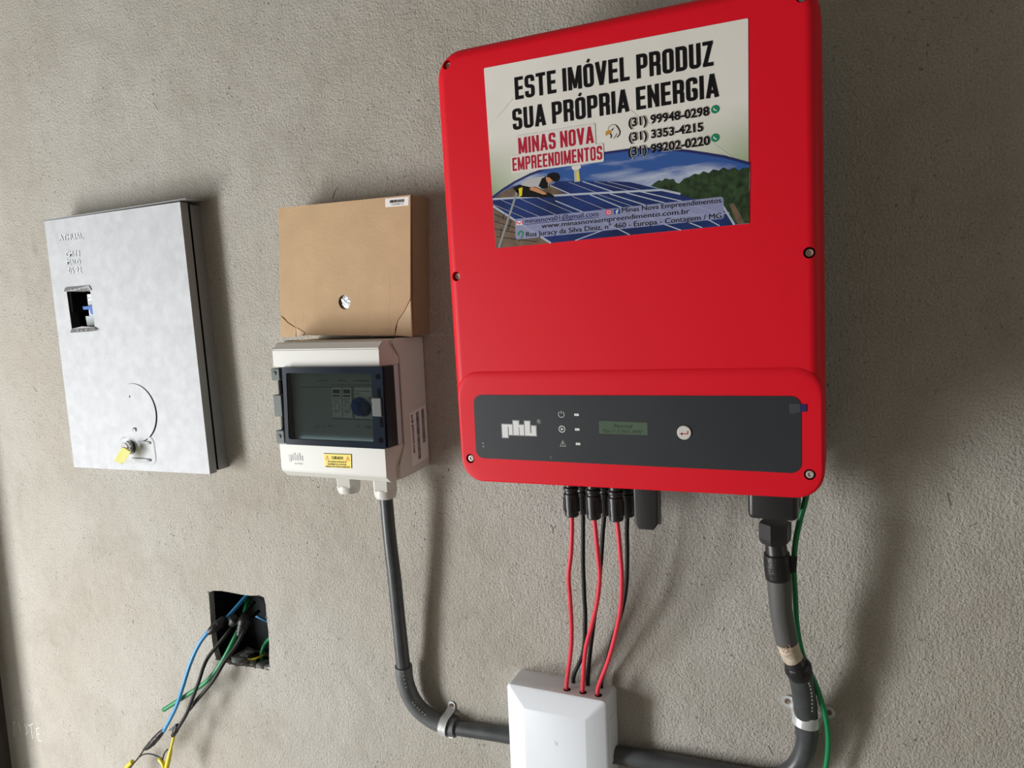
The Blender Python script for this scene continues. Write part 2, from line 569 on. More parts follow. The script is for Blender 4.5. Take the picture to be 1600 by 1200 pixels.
def round_path(pts, r, closed):
    out = []
    n = len(pts)
    for i, p in enumerate(pts):
        p = Vector(p)
        if not closed and i in (0, n - 1):
            out.append(p)
            continue
        a = Vector(pts[i - 1]) - p
        b = Vector(pts[(i + 1) % n]) - p
        rr = min(r, a.length * .48, b.length * .48)
        A, B_ = p + a.normalized() * rr, p + b.normalized() * rr
        for k in range(6):
            t = k / 5
            out.append(A * (1 - t) ** 2 + p * 2 * t * (1 - t) + B_ * t * t)
    return out
def poster_text(name, s, bl, br, tl, m, parent, y_off, grow=0.0):
    """tall condensed capitals drawn stroke by stroke"""
    x = 0
    strokes = []
    for ch in s:
        if ch == ' ':
            x += 0.21
            continue
        base = {'Ó': 'O'}.get(ch, ch)
        w, st = G(base)
        for p in st:
            cl = False
            rd = False
            wd = 0.155
            if isinstance(p[0], str):
                rd = p[0] != 't'
                cl = p[0] == 'rc'
                wd = 0.12 if p[0] == 't' else wd
                p = p[1:]
            q = [Vector(a) for a in p]
            q = round_path(q, RND, cl) if rd else q
            strokes.append(([v + Vector((x, 0)) for v in q], cl, len(strokes) % 4, wd))
        if ch == 'Ó':
            strokes.append(([Vector((x + .18, 1.06)), Vector((x + .26, 1.19))], False, 0, .11))
        x += w + 0.075
    x -= 0.075
    fn0 = affine(bl, br, tl)
    bm = NB()
    for q, cl, lay, wd in strokes:
        fn = lambda u, v: fn0(u / x, v) + Vector((0, y_off - lay * 0.00003, 0))
        if grow and not cl:
            d0 = (q[0] - q[1]).normalized() * grow / 2
            d1 = (q[-1] - q[-2]).normalized() * grow / 2
            q = [q[0] + d0] + q[1:-1] + [q[-1] + d1]
        ribbon(bm, q, wd + grow, fn, cl)
    return print_obj(name, bm, m, parent)
TINY = ('rivet_dimple', 'rivet_hole', 'breaker_print', 'module_print', 'switch_print', 'deck_shadow_line', 'barcode', 'crease', 'cable_hole', 'latch_slot', 'pen_marks', 'film_wrinkle', 'printed_rail', 'printed_cell_line', 'printed_tile_line', 'chalk_writing', 'scratch', 'logo_mark', 'logo_mark_outline', 'key_head_edge', 'emblem_outline')
def print_obj(name, bm, m, parent, label=None):
    FLAT.add(name)
    return obj(name, bm, m, parent, label=label, stuff=name in TINY)
_cap = []
def text_mesh(s, bold=0.0):
    c = bpy.data.curves.new('t', 'FONT')
    c.body = s
    c.size = 1
    c.offset = bold
    c.resolution_u = 3
    o = bpy.data.objects.new('t', c)
    COL.objects.link(o)
    dg = bpy.context.evaluated_depsgraph_get()
    me = bpy.data.meshes.new_from_object(o.evaluated_get(dg))
    vs = [v.co.copy() for v in me.vertices]
    fs = [tuple(p.vertices) for p in me.polygons]
    bpy.data.objects.remove(o)
    bpy.data.curves.remove(c)
    bpy.data.meshes.remove(me)
    return vs, fs
def text(name, s, bl, br, tl, m, parent, y_off=0.0, bold=0.0, stuff=False, off=None, label=None):
    """plain lettering fitted between the baseline ends bl and br, capital height up to tl"""
    if not _cap:
        _cap.append(max(v.y for v in text_mesh('H')[0]))
    vs, fs = text_mesh(s, bold)
    x0, x1 = min(v.x for v in vs), max(v.x for v in vs)
    fn = affine(bl, br, tl)
    bm = NB()
    d = Vector((0, y_off, 0)) if off is None else Vector(off)
    V = [bm.verts.new(fn((v.x - x0) / (x1 - x0), v.y / _cap[0]) + d) for v in vs]
    for f in fs:
        try:
            bm.faces.new([V[i] for i in f])
        except ValueError:
            pass
    bm.normal_update()
    if off is None:
        for f in bm.faces:
            if f.normal.y > 0:
                f.normal_flip()
    o = print_obj(name, bm, m, parent, label)
    if stuff:
        o['kind'] = 'stuff'
    return o
def poly_print(name, polys, y, m, parent, label=None):
    bm = NB()
    for i_, p in enumerate(polys):
        flat(bm, p, y - 0.00002 * i_)
    bmesh.ops.triangulate(bm, faces=bm.faces)
    return print_obj(name, bm, m, parent, label)
def lines_print(name, segs, w, y, m, parent):
    bm = NB()
    for i_, s in enumerate(segs):
        ribbon(bm, s, w, lambda u, v: Vector((u, y - .000012 * i_, v)))
    return print_obj(name, bm, m, parent)
def sheet_with_hole(bm, outer, holes, y0, y1):
    """plate with holes; front face at y1 (towards the camera), back at y0"""
    loops = []
    for y in (y0, y1):
        es = []
        lp = []
        for pts in [outer] + holes:
            vs = [bm.verts.new((p[0], y, p[1])) for p in pts]
            lp.append(vs)
            for i in range(len(vs)):
                es.append(bm.edges.new((vs[i], vs[(i + 1) % len(vs)])))
        bmesh.ops.triangle_fill(bm, edges=es, use_beauty=True, use_dissolve=False)
        loops.append(lp)
    for A, B_ in zip(loops[0], loops[1]):
        for i in range(len(A)):
            j = (i + 1) % len(A)
            bm.faces.new((A[i], A[j], B_[j], B_[i]))

# ================================================================== THE SETTING
HOLE = [(-1.0887,-0.5132),(-1.0770,-0.5081),(-1.0582,-0.5070),(-1.0320,-0.5074),(-1.0078,-0.5081),(-0.9867,-0.5066),(-0.9674,-0.5054),(-0.9557,-0.5063),(-0.9543,-0.5203),(-0.9545,-0.5440),(-0.9540,-0.5677),(-0.9542,-0.5916),(-0.9552,-0.6157),(-0.9565,-0.6364),(-0.9713,-0.6437),(-0.9922,-0.6436),(-1.0133,-0.6434),(-1.0351,-0.6471),(-1.0537,-0.6464),(-1.0692,-0.6452),(-1.0847,-0.6428),(-1.0906,-0.6249),(-1.0909,-0.6000),(-1.0904,-0.5689),(-1.0899,-0.5441)]
HOLE = [(x + random.uniform(-.0012, .0012), z + random.uniform(-.0012, .0012)) for x, z in HOLE]
bm = NB()
sheet_with_hole(bm, [(-1.745, -1.6), (0.9, -1.6), (0.9, 1.3), (-1.745, 1.3)], [HOLE], 0.012, 0.0)
wall = obj('wall_back', bm, M_wall)
wall['kind'] = 'structure'
bm = NB()
for i in range(len(HOLE)):
    # rough lip of plaster round the opening
    a = Vector((HOLE[i][0], 0, HOLE[i][1]))
    if i % 3 == 0 or i in (13, 14, 16, 17, 19, 20):
        r = random.uniform(.0012, .0026)
        res = bmesh.ops.create_icosphere(bm, subdivisions=1, radius=r)
        for v in res['verts']:
            v.co = Vector((v.co.x * 1.6, v.co.y * 0.7, v.co.z)) + a + Vector((0, 0.0004, 0))
obj('plaster_crumb', bm, M_mortar, wall, stuff=True)
# chalk word near the left corner
CH = [[(20, 1130, 24, 1127), (21.8, 1128, 22.5, 1151)], [(28, 1130, 33.5, 1144), (28, 1130, 31, 1132.5)], [(38.5, 1131, 42, 1139), (42, 1139, 43, 1145), (43, 1145, 40, 1148)], [(43, 1133, 51.5, 1131), (48, 1133, 51, 1155)], [(57, 1138, 60, 1156), (57, 1138, 61, 1137), (58.5, 1147, 62, 1146), (60, 1156.5, 64.5, 1157)]]
bm = NB()
for seg in [[(-1.7211,-0.8958),(-1.7112,-0.8908)], [(-1.7167,-0.8942),(-1.7214,-0.9287)], [(-1.7027,-0.8929),(-1.6977,-0.8957)], [(-1.6996,-0.8938),(-1.6940,-0.9123)], [(-1.6790,-0.8897),(-1.6730,-0.8990),(-1.6724,-0.9079),(-1.6803,-0.9156)], [(-1.6682,-0.8905),(-1.6581,-0.8884),(-1.6496,-0.8830)], [(-1.6570,-0.8882),(-1.6570,-0.9197)], [(-1.6393,-0.8921),(-1.6374,-0.9186)], [(-1.6394,-0.8926),(-1.6290,-0.8885)], [(-1.6384,-0.9054),(-1.6303,-0.9022)], [(-1.6376,-0.9199),(-1.6267,-0.9186)]]:
    ribbon(bm, seg, 0.0015, lambda u, v: Vector((u, -0.0004, v)))
print_obj('chalk_writing', bm, M_chalk, wall, 'faint word chalked low beside the left corner')
# small scratches and trowel marks in the plaster
bm = NB()
for seg in [[(-0.4040,-0.3279),(-0.4002,-0.3333),(-0.3961,-0.3291)], [(-0.4002,-0.3333),(-0.4006,-0.3409)], [(-1.1134,0.3648),(-1.1045,0.3507)], [(-0.7491,0.1681),(-0.7432,0.1793),(-0.7379,0.1847)], [(-0.1049,-0.6044),(-0.0985,-0.6166)], [(-1.3585,-0.7964),(-1.3525,-0.8062)], [(-1.5191,-0.1355),(-1.5088,-0.1445)], [(-0.6865,-0.6113),(-0.6780,-0.5966)], [(0.0968,-0.2472),(0.1009,-0.2622)]]:
    ribbon(bm, seg, 0.0011, lambda u, v: Vector((u, -0.0003, v)))
print_obj('scratch', bm, M_mortar, wall)
bm = NB()
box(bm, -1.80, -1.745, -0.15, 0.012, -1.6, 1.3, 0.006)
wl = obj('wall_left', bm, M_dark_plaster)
wl['kind'] = 'structure'
bm = NB()
box(bm, -3.6, 2.6, -4.0, 0.012, -1.66, -1.6)
fl = obj('floor', bm, M_floor)
fl['kind'] = 'structure'

# ================================================================== FLUSH BOX IN THE WALL, LOOSE WIRES
cxz = Vector((sum(p[0] for p in HOLE) / len(HOLE), sum(p[1] for p in HOLE) / len(HOLE)))
fb = thing('flush_box', 'black plastic wiring box sunk into the broken hole in the wall', 'junction box', (cxz.x, 0.03, cxz.y))
bm = NB()
ring0, ring1 = [], []
for p in HOLE:
    d = Vector(p) - cxz
    q0 = cxz + d * 1.04
    q1 = cxz + d * 0.97
    ring0.append(bm.verts.new((q0.x, 0.011, q0.y)))
    ring1.append(bm.verts.new((q1.x, 0.062, q1.y)))
for i in range(len(HOLE)):
    j = (i + 1) % len(HOLE)
    bm.faces.new((ring0[i], ring0[j], ring1[j], ring1[i]))
bm.faces.new(ring1)
obj('box_shell', bm, M_flush, fb)
bm = NB()
zb = min(p[1] for p in HOLE)
for k in range(26):
    r = random.uniform(.003, .009)
    res = bmesh.ops.create_icosphere(bm, subdivisions=2, radius=r)
    px, py = random.uniform(-1.055, -0.958), random.uniform(0.006, 0.05)
    if px > -1.005 and py > 0.012:
        px -= 0.05
    for v in res['verts']:
        v.co = Vector((v.co.x * 1.7, v.co.y * 1.3, v.co.z * .55)) + Vector((px, py, zb + 0.005 + 0.10 * (px + 1.055) * 0.02)) + Vector((random.uniform(-.0006, .0006),) * 3)
ZF = (-1.0164,0.0300,-0.6394)[2] - .0045
bed = [(-1.062, ZF - .006), (-.947, ZF - .006), (-.947, ZF + .0005), (-.975, ZF), (-1.01, ZF - .0012), (-1.035, ZF - .0005), (-1.062, ZF + .003)]
prism(bm, bed, .058, .0135)
obj('mortar_debris', bm, M_mortar2, fb, 'auto', stuff=True, label='grey cement crumbs on the box floor')
bm = NB()
c0 = Vector((-1.0164,0.0300,-0.6394))
ringp = [(c0.x + 0.017 * math.cos(a), c0.y + 0.014 * math.sin(a), c0.z + 0.004 * math.cos(a)) for a in [2 * math.pi * i / 16 for i in range(17)]]
tube(bm, ringp, 0.0021, 8, 2)
obj('conduit_mouth', bm, M_yellow, fb, True, label='yellow end of a corrugated conduit')
bm = NB()
tube(bm, [c0 + Vector((0, 0, 0.001)), c0 + Vector((0, 0, -0.012))], 0.0145, 16, 0)
obj('conduit_throat', bm, M_dark, fb, True)

def wire(name, pts, r, m, label, n=10, cat='wire', group=None, parent=None):
    bm = NB()
    tube(bm, pts, r, n, 8)
    return tag(obj(name, bm, m, None, True), label, cat, group)
w = wire('blue_wire', [(-1.0372,0.0450,-0.5277),(-1.0448,0.0250,-0.5432),(-1.0512,0.0060,-0.5573),(-1.0545,-0.0120,-0.5662),(-1.0658,-0.0260,-0.5728),(-1.0852,-0.0340,-0.5965),(-1.1077,-0.0380,-0.6349),(-1.1307,-0.0400,-0.6836),(-1.1543,-0.0400,-0.7293),(-1.1903,-0.0420,-0.7825)], 0.00366, M_blue, 'light blue wire curving down out of the wall hole, taped at both ends')
bm = NB()
tube(bm, [(-1.0508,-0.0020,-0.5552),(-1.0542,-0.0120,-0.5637),(-1.0603,-0.0220,-0.5701),(-1.0700,-0.0270,-0.5778)], [0.00527, 0.00995, 0.00761, 0.00468], 10, 5, wob=0.12)
obj('tape_wrap', bm, M_tape, w, True, label='lumpy black insulating tape')
bm = NB()
tube(bm, [(-1.1863,-0.0420,-0.7778),(-1.2015,-0.0420,-0.7912),(-1.2189,-0.0420,-0.8078),(-1.2383,-0.0420,-0.8250),(-1.2517,-0.0420,-0.8344)], [0.00290, 0.00581, 0.00697, 0.00523, 0.00174], 10, 5, wob=0.1)
obj('tape_wrap', bm, M_tape, w, True, label='lumpy black insulating tape')
bm = NB()
tube(bm, [(-1.2478,-0.0420,-0.8309),(-1.2677,-0.0410,-0.8530),(-1.2861,-0.0410,-0.8717),(-1.3064,-0.0400,-0.8931)], 0.00149, 8, 4)
obj('bare_tail', bm, M_blkcable, w, True)
bm = NB()
tube(bm, [(-1.2878,-0.0405,-0.8671),(-1.3027,-0.0400,-0.8801),(-1.3243,-0.0400,-0.9053)], 0.00435, 8, 4)
obj('yellow_sleeve', bm, M_yellow, w, True)

w = wire('black_wire', [(-1.0230,0.0450,-0.5408),(-1.0256,0.0250,-0.5518),(-1.0331,0.0040,-0.5650),(-1.0374,-0.0120,-0.5783),(-1.0524,-0.0240,-0.5995),(-1.0661,-0.0340,-0.6190),(-1.0722,-0.0420,-0.6357),(-1.0798,-0.0480,-0.6608),(-1.0955,-0.0500,-0.6919),(-1.1138,-0.0500,-0.7250),(-1.1330,-0.0500,-0.7512),(-1.1541,-0.0500,-0.7769)], 0.00326, M_blkcable, 'long black wire crossing in front of the green one, ending in a yellow tail')
bm = NB()
tube(bm, [(-1.0276,0.0060,-0.5529),(-1.0308,-0.0010,-0.5602),(-1.0345,-0.0060,-0.5683)], [0.00761, 0.01170, 0.00527], 10, 5, wob=0.12)
obj('tape_wrap', bm, M_tape, w, True)
bm = NB()
tube(bm, [(-1.1418,-0.0500,-0.7567),(-1.1500,-0.0500,-0.7697),(-1.1580,-0.0500,-0.7815)], [0.00417, 0.00536, 0.00357], 8, 5, wob=.1)
obj('tape_wrap', bm, M_tape, w, True)
bm = NB()
prism(bm, [(-1.1435,-0.7527),(-1.1689,-0.7730),(-1.1586,-0.7697),(-1.1501,-0.7667)], -.0512, -.0502)
obj('tape_flag', bm, M_tape, w)
bm = NB()
tube(bm, [(-1.1545,-0.0500,-0.7795),(-1.1640,-0.0500,-0.8031),(-1.1715,-0.0500,-0.8225),(-1.1862,-0.0500,-0.8593)], [0.00298, 0.00238, 0.00417, 0.00476], 8, 5)
obj('yellow_sleeve', bm, M_yellow, w, True)
bm = NB()
tube(bm, [(-1.2670,-0.0430,-0.8530),(-1.2504,-0.0440,-0.8421),(-1.2311,-0.0450,-0.8360),(-1.2128,-0.0460,-0.8353),(-1.1940,-0.0480,-0.8377),(-1.1886,-0.0500,-0.8521)], 0.00137, 8, 5)
tube(bm, [(-1.1927,-0.0490,-0.8368),(-1.1846,-0.0500,-0.8216),(-1.1726,-0.0520,-0.8101)], 0.00137, 8, 5)
obj('thin_strand', bm, M_blkcable, w, True, label='thin black strand looping between the yellow tails')
bm = NB()
tube(bm, [(-1.2012,-0.0490,-0.8374),(-1.1897,-0.0510,-0.8440),(-1.1870,-0.0510,-0.8614)], 0.00417, 8, 5)
obj('yellow_sleeve', bm, M_yellow, w, True)

w = wire('black_wire', [(-1.0156,0.0450,-0.5585),(-1.0079,0.0200,-0.5596),(-1.0030,-0.0060,-0.5723),(-1.0155,-0.0180,-0.5990),(-1.0306,-0.0300,-0.6224),(-1.0435,-0.0380,-0.6449),(-1.0574,-0.0400,-0.6633),(-1.0803,-0.0400,-0.6869),(-1.1053,-0.0400,-0.7113)], 0.00346, M_blkcable, 'short black wire with a bent cut end, lying along the green one')
bm = NB()
tube(bm, [(-1.1053,-0.0400,-0.7113),(-1.1186,-0.0400,-0.7288)], [0.00353, 0.00147], 6, 2)
tube(bm, [(-1.1144,-0.0400,-0.7205),(-1.1202,-0.0400,-0.7153)], [0.00236, 0.00088], 6, 2)
obj('cut_end', bm, M_tape, w, True)
bm = NB()
tube(bm, [(-1.0089,0.0120,-0.5528),(-1.0096,0.0040,-0.5593),(-1.0118,-0.0030,-0.5712),(-1.0150,-0.0090,-0.5836)], [0.00870, 0.01276, 0.00986, 0.00464], 10, 5, wob=.12)
obj('tape_wrap', bm, M_tape, w, True)

wire('green_wire', [(-1.0424,0.0500,-0.5327),(-1.0317,0.0300,-0.5509),(-1.0251,0.0080,-0.5692),(-1.0294,-0.0060,-0.5919),(-1.0389,-0.0180,-0.6172),(-1.0519,-0.0260,-0.6399),(-1.0669,-0.0300,-0.6576),(-1.0861,-0.0300,-0.6745),(-1.1207,-0.0300,-0.6981),(-1.1596,-0.0300,-0.7229),(-1.1995,-0.0300,-0.7484)], 0.00437, M_green, 'thick green wire from the wall hole, bent left to a blunt cut end')
wire('green_wire', [(-0.9754,0.0300,-0.5960),(-0.9916,0.0330,-0.6096),(-1.0016,0.0340,-0.6240),(-1.0022,0.0300,-0.6359),(-1.0016,0.0280,-0.6473)], 0.00385, M_green, 'short green wire hooking into the yellow conduit mouth inside the hole')
wire('blue_wire', [(-1.0258,0.0450,-0.5674),(-1.0079,0.0420,-0.5699),(-0.9785,0.0360,-0.5732)], 0.00267, M_blue, 'short blue wire at the back right of the wall hole')

# ================================================================== METAL ENCLOSURE (left)
D = 0.045
Q = [(-1.3578,-0.2822),(-1.0117,-0.2766),(-1.0247,0.1834),(-1.3667,0.1790)]   # BL BR TR TL
enc = thing('metal_enclosure', 'light grey galvanised steel breaker cabinet with a cut-out window and key', 'electrical cabinet', ((Q[0][0] + Q[1][0]) / 2, 0, Q[0][1]))
def inset(q, d):
    c = Vector((sum(p[0] for p in q) / 4, sum(p[1] for p in q) / 4))
    return [(p[0] + math.copysign(d, c.x - p[0]), p[1] + math.copysign(d, c.y - p[1])) for p in q]
WIN = [(-1.3261,0.0495),(-1.2628,0.0467),(-1.2606,-0.0168),(-1.3231,-0.0194)]
bm = NB()
dish_c = (-1.1902,-0.0450,-0.2417)
sheet_with_hole(bm, Q, [WIN], -D + .0012, -D)
door = obj('door', bm, M_door, enc)
bm = NB()
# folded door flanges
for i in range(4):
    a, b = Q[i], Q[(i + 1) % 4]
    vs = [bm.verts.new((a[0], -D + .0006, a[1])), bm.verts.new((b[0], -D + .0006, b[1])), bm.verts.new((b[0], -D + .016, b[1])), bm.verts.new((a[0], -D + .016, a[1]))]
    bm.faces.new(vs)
obj('door_flange', bm, M_doorside_shade, door)
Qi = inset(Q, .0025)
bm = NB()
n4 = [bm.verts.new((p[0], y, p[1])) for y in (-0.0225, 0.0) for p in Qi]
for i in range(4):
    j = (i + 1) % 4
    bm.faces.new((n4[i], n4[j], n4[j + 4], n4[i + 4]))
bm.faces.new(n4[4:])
obj('body', bm, M_doorside_shade, enc)
Qs = inset(Q, .0055)
bm = NB()
n4 = [bm.verts.new((p[0], y, p[1])) for y in (-0.040, -0.018) for p in Qs]
for i in range(4):
    j = (i + 1) % 4
    bm.faces.new((n4[i], n4[j], n4[j + 4], n4[i + 4]))
obj('door_gap_shade', bm, M_dark, enc)  # dark ring painting the shade in the gap between door and body
bm = NB()
box(bm, -1.325, -1.318, -.0425, -.002, .01, .12)
obj('inner_partition', bm, M_dark, enc)
# rain lip over the door
lipq = [(-1.3633,0.1805),(-1.0051,0.1871)]
bm = NB()
a, b = lipq
vs = []
for (p, y, dz) in ((a, -.051, 0), (b, -.051, 0), (b, -.001, .0015), (a, -.001, .0015)):
    vs.append(bm.verts.new((p[0], y, p[1] + dz)))
f = bm.faces.new(vs)
r = bmesh.ops.extrude_face_region(bm, geom=[f])
for v in r['geom']:
    if isinstance(v, bmesh.types.BMVert):
        v.co.z -= .0014
obj('rain_lip', bm, M_doorside_shade, enc)
# bent lips of the window
def lip(outer, inner, yo, yi):
    bm = NB()
    vs = [bm.verts.new((p[0], yo, p[1])) for p in outer] + [bm.verts.new((p[0], yi, p[1])) for p in inner]
    f = bm.faces.new(vs)
    r = bmesh.ops.extrude_face_region(bm, geom=[f])
    for v in r['geom']:
        if isinstance(v, bmesh.types.BMVert):
            v.co.y += .0008
    return bm
tl_ = obj('window_lip', lip([(-1.3262,0.0565),(-1.2633,0.0571),(-1.2578,0.0488)], [(-1.2728,0.0461),(-1.3276,0.0490)], -.0465, -.0495), M_doorside_shade, door)
bl_ = obj('window_lip', lip([(-1.3222,-0.0268),(-1.2703,-0.0256),(-1.2515,-0.0243)], [(-1.2595,-0.0179),(-1.2933,-0.0159),(-1.3218,-0.0199)], -.0495, -.0465), M_doorside_shade, door)
bm = NB()
for c in ((-1.3068,-0.0505,0.0516), (-1.2947,-0.0505,0.0516), (-1.2844,-0.0505,0.0515), (-1.3004,-0.0505,-0.0231), (-1.2901,-0.0505,-0.0234), (-1.2771,-0.0505,-0.0225)):
    flat(bm, disc_pts((c[0], c[2]), .0013, 10), c[1])
print_obj('rivet_dimple', bm, M_emboss, door)
# round inspection cover with its dark crescent gap
cc = (-1.1787,-0.0460,-0.1734)
bm = NB()
R0 = .0525
prism(bm, disc_pts((cc[0], cc[2]), R0, 48), -D + .0002, -D - .0016, .0004)
cov = obj('inspection_cover', bm, M_door, enc, 'auto')
bm = NB()
pts = []
pr = []
for k in range(27):
    a = -1.75 + k * (2.95 / 26)
    w_ = .0019 * math.sin(math.pi * k / 26) + .0003
    pr.append(((cc[0] + (R0 + w_) * math.cos(a), cc[2] + (R0 + w_) * math.sin(a)), (cc[0] + (R0 - .0004) * math.cos(a), cc[2] + (R0 - .0004) * math.sin(a))))
for p, q in zip(pr, pr[1:]):
    flat(bm, [p[0], q[0], q[1], p[1]], -D - .0003)
print_obj('cover_gap', bm, M_dark, cov)
bm = NB()
lathe(bm, [(.0042, 0), (.0042, .0012), (.0028, .0022), (.001, .0024)], 16, 'y')
obj('rivet', bm, M_chrome, cov, 'auto', loc=Vector((-1.1817,-0.0470,-0.2041)))
bm = NB()
for c in ((-1.1865,-0.0468,-0.1439), (-1.1829,-0.0455,-0.2646)):
    flat(bm, disc_pts((c[0], c[2]), .0016, 12), c[1])
print_obj('rivet_hole', bm, M_dark, door)
# pressed latch recess: a raised rim and ribs
rc = [(-1.2261,-0.2193),(-1.1375,-0.2139),(-1.1351,-0.2671),(-1.2281,-0.2682)]
bm = NB()
outer = rounded([rc[3], rc[2], rc[1], rc[0]], .014)
c_ = Vector((sum(p[0] for p in outer) / len(outer), sum(p[1] for p in outer) / len(outer)))
rings = []
for sc, y in ((1.0, -D - .0001), (.97, -D - .0010), (.90, -D - .0012), (.82, -D - .0003), (0.5, -D - .0002)):
    rings.append([bm.verts.new((c_.x + (p[0] - c_.x) * sc, y, c_.y + (p[1] - c_.y) * sc)) for p in outer])
for a, b in zip(rings, rings[1:]):
    for k in range(len(a)):
        bm.faces.new((a[k], a[(k + 1) % len(a)], b[(k + 1) % len(a)], b[k]))
bm.faces.new(rings[-1])
obj('latch_recess', bm, M_door, enc, True)
for q in ([(-1.1809,-0.0455,-0.2259),(-1.1456,-0.0455,-0.2269)], [(-1.1985,-0.0455,-0.2585),(-1.1498,-0.0455,-0.2585)]):
    bm = NB()
    tube(bm, q, [.0022, .0028, .0022], 10, 4)
    for v in bm.verts:
        v.co.y = -D - .0012 + (v.co.y + .0455) * 0.5
    obj('pressed_rib', bm, M_door, enc, True)
# embossed letters: relief shade and highlight painted as dark and pale print
for s, a, b, c in (('ATHUAL', (-1.3297,-0.0455,0.1415), (-1.2662,-0.0455,0.1404), (-1.3299,-0.0455,0.1513)), ('CM-14', (-1.3164,-0.0455,0.1106), (-1.2794,-0.0455,0.1106), (-1.3157,-0.0455,0.1204)), ('MALD', (-1.3159,-0.0455,0.0973), (-1.2801,-0.0455,0.0952), (-1.3153,-0.0455,0.1065)), ('05 22', (-1.3143,-0.0455,0.0804), (-1.2790,-0.0455,0.0802), (-1.3143,-0.0455,0.0914))):
    text('embossed_lettering', s, a, b, c, M_emboss, door, -.0001, bold=.012)
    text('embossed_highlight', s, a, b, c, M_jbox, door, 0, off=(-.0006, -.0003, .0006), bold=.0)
# lock barrel
bm = NB()
lathe(bm, [(.011, 0), (.011, .004), (.0095, .006), (.0095, .011), (.0085, .0125)], 24, 'y')
lock = obj('lock_barrel', bm, M_chrome, enc, 'auto', loc=Vector((-1.1996,-0.0460,-0.2354)))
bm = NB()
lathe(bm, [(.0125, 0), (.0125, .0015), (.011, .002)], 24, 'y')
obj('lock_gasket', bm, M_blackpl, enc, 'auto', loc=Vector((-1.1988,-0.0455,-0.2372)))
# key with tag
key = thing('key', 'small key in the cabinet lock with a translucent yellow plastic head', 'key', (-1.1860,-0.0580,-0.2319))
bm = NB()
k0, k1 = Vector((-1.1838,-0.0585,-0.2317)), Vector((-1.1820,-0.0660,-0.2383))
tube(bm, [k0, k1], .0035, 8, 2)
obj('key_shank', bm, M_chrome, key, True)
bm = NB()
kq = [(-1.2148,-0.2568),(-1.1960,-0.2629),(-1.1723,-0.2386),(-1.1836,-0.2333),(-1.1916,-0.2325)]
prism(bm, kq, -.0655, -.0695, .0008)
obj('key_head', bm, M_tag, key)
bm = NB()
ribbon(bm, [(-1.1892,-0.2332),(-1.2114,-0.2562)], .0016, lambda u, v: Vector((u, -.0699, v)))
ribbon(bm, [(-1.1708,-0.2393),(-1.1916,-0.2611)], .0016, lambda u, v: Vector((u, -.0699, v)))
print_obj('key_head_edge', bm, M_warn, key)
# breaker seen in the window
bz = (-1.3075,-0.0120,0.0186)
brk = thing('circuit_breaker', 'white circuit breaker with blue lever behind the cabinet window', 'circuit breaker', (bz[0] + .012, -.004, bz[2] - .035))
bm = NB()
bq = [(-1.3000,0.0423),(-1.2733,0.0424),(-1.2727,-0.0104),(-1.2995,-0.0109)]
prism(bm, bq, -.004, -.024)
obj('breaker_body', bm, M_brkwhite, brk)
bm = NB()
prism(bm, [(-1.3032,0.0207),(-1.2712,0.0213),(-1.2696,0.0149),(-1.3016,0.0142)], -.024, -.034, .001)
prism(bm, [(-1.2910,0.0150),(-1.2704,0.0155),(-1.2694,0.0049),(-1.2883,0.0049)], -.024, -.030, .0008)
obj('breaker_lever', bm, M_handle, brk)
bm = NB()
for q in ([(-1.3006,0.0364),(-1.2919,0.0367),(-1.2921,0.0349),(-1.3008,0.0347)], [(-1.3008,0.0294),(-1.2895,0.0295),(-1.2897,0.0283),(-1.3010,0.0282)]):
    flat(bm, q, -.0243)
print_obj('breaker_print', bm, M_grey_out, brk)
bm = NB()
prism(bm, [(-1.3081,0.0022),(-1.2786,0.0025),(-1.2795,-0.0152),(-1.3056,-0.0158)], -.004, -.026)
obj('din_clip', bm, M_inner, brk)

# ================================================================== COMBINER BOX
XL, XR = -0.7965, -0.6075
YF = 0.109
cb = thing('combiner_box', 'cream plastic surge protection box with a smoked window and warning sticker', 'electrical box', (-0.70, 0, -0.255))
ZT, ZB = -.0605, -.2437
bm = NB()
loftx(bm, [(-.0001, -.0500), (-.074, -.0500), (-.080, -.0485), (-.086, -.0500), (-.086, -.056), (-.066, -.075), (-.066, -.205), (-.086, -.232), (-.086, -.2515), (-.078, -.2530), (-.0001, -.2495)], XL - .0035, -.6000)
bmesh.ops.bevel(bm, geom=[e for e in bm.edges], offset=.0018, segments=2, affect='EDGES')
obj('base_housing', bm, M_comb, cb, 'auto')
bm = NB()
# lid: top and bottom bands with chamfers, and the set-back middle
def lidpart(prof):
    bm = NB()
    loftx(bm, prof, XL, XR)
    for v in bm.verts:      # slight draft: sides widen towards the wall
        t = (v.co.y + YF) / .045
        v.co.x += .0060 * t if v.co.x > -.7 else -.0012 * t
    bmesh.ops.bevel(bm, geom=[e for e in bm.edges if abs(e.verts[0].co.y - e.verts[1].co.y) > .005 or abs(e.verts[0].co.x - e.verts[1].co.x) > .1], offset=.0012, segments=2, affect='EDGES')
    obj('lid', bm, M_comb, cb, 'auto')
lidpart([(-.064, -.0505), (-.0985, -.0505), (-YF, ZT), (-YF, -.0865), (-.064, -.0865)])
lidpart([(-.064, -.2020), (-YF, -.2020), (-YF, ZB), (-.0985, -.2535), (-.064, -.2535)])
bm = NB()
box(bm, XL + .0005, -.6035, -.099, -.0665, -.2022, -.0863)
obj('inner_deck', bm, M_inner, cb)
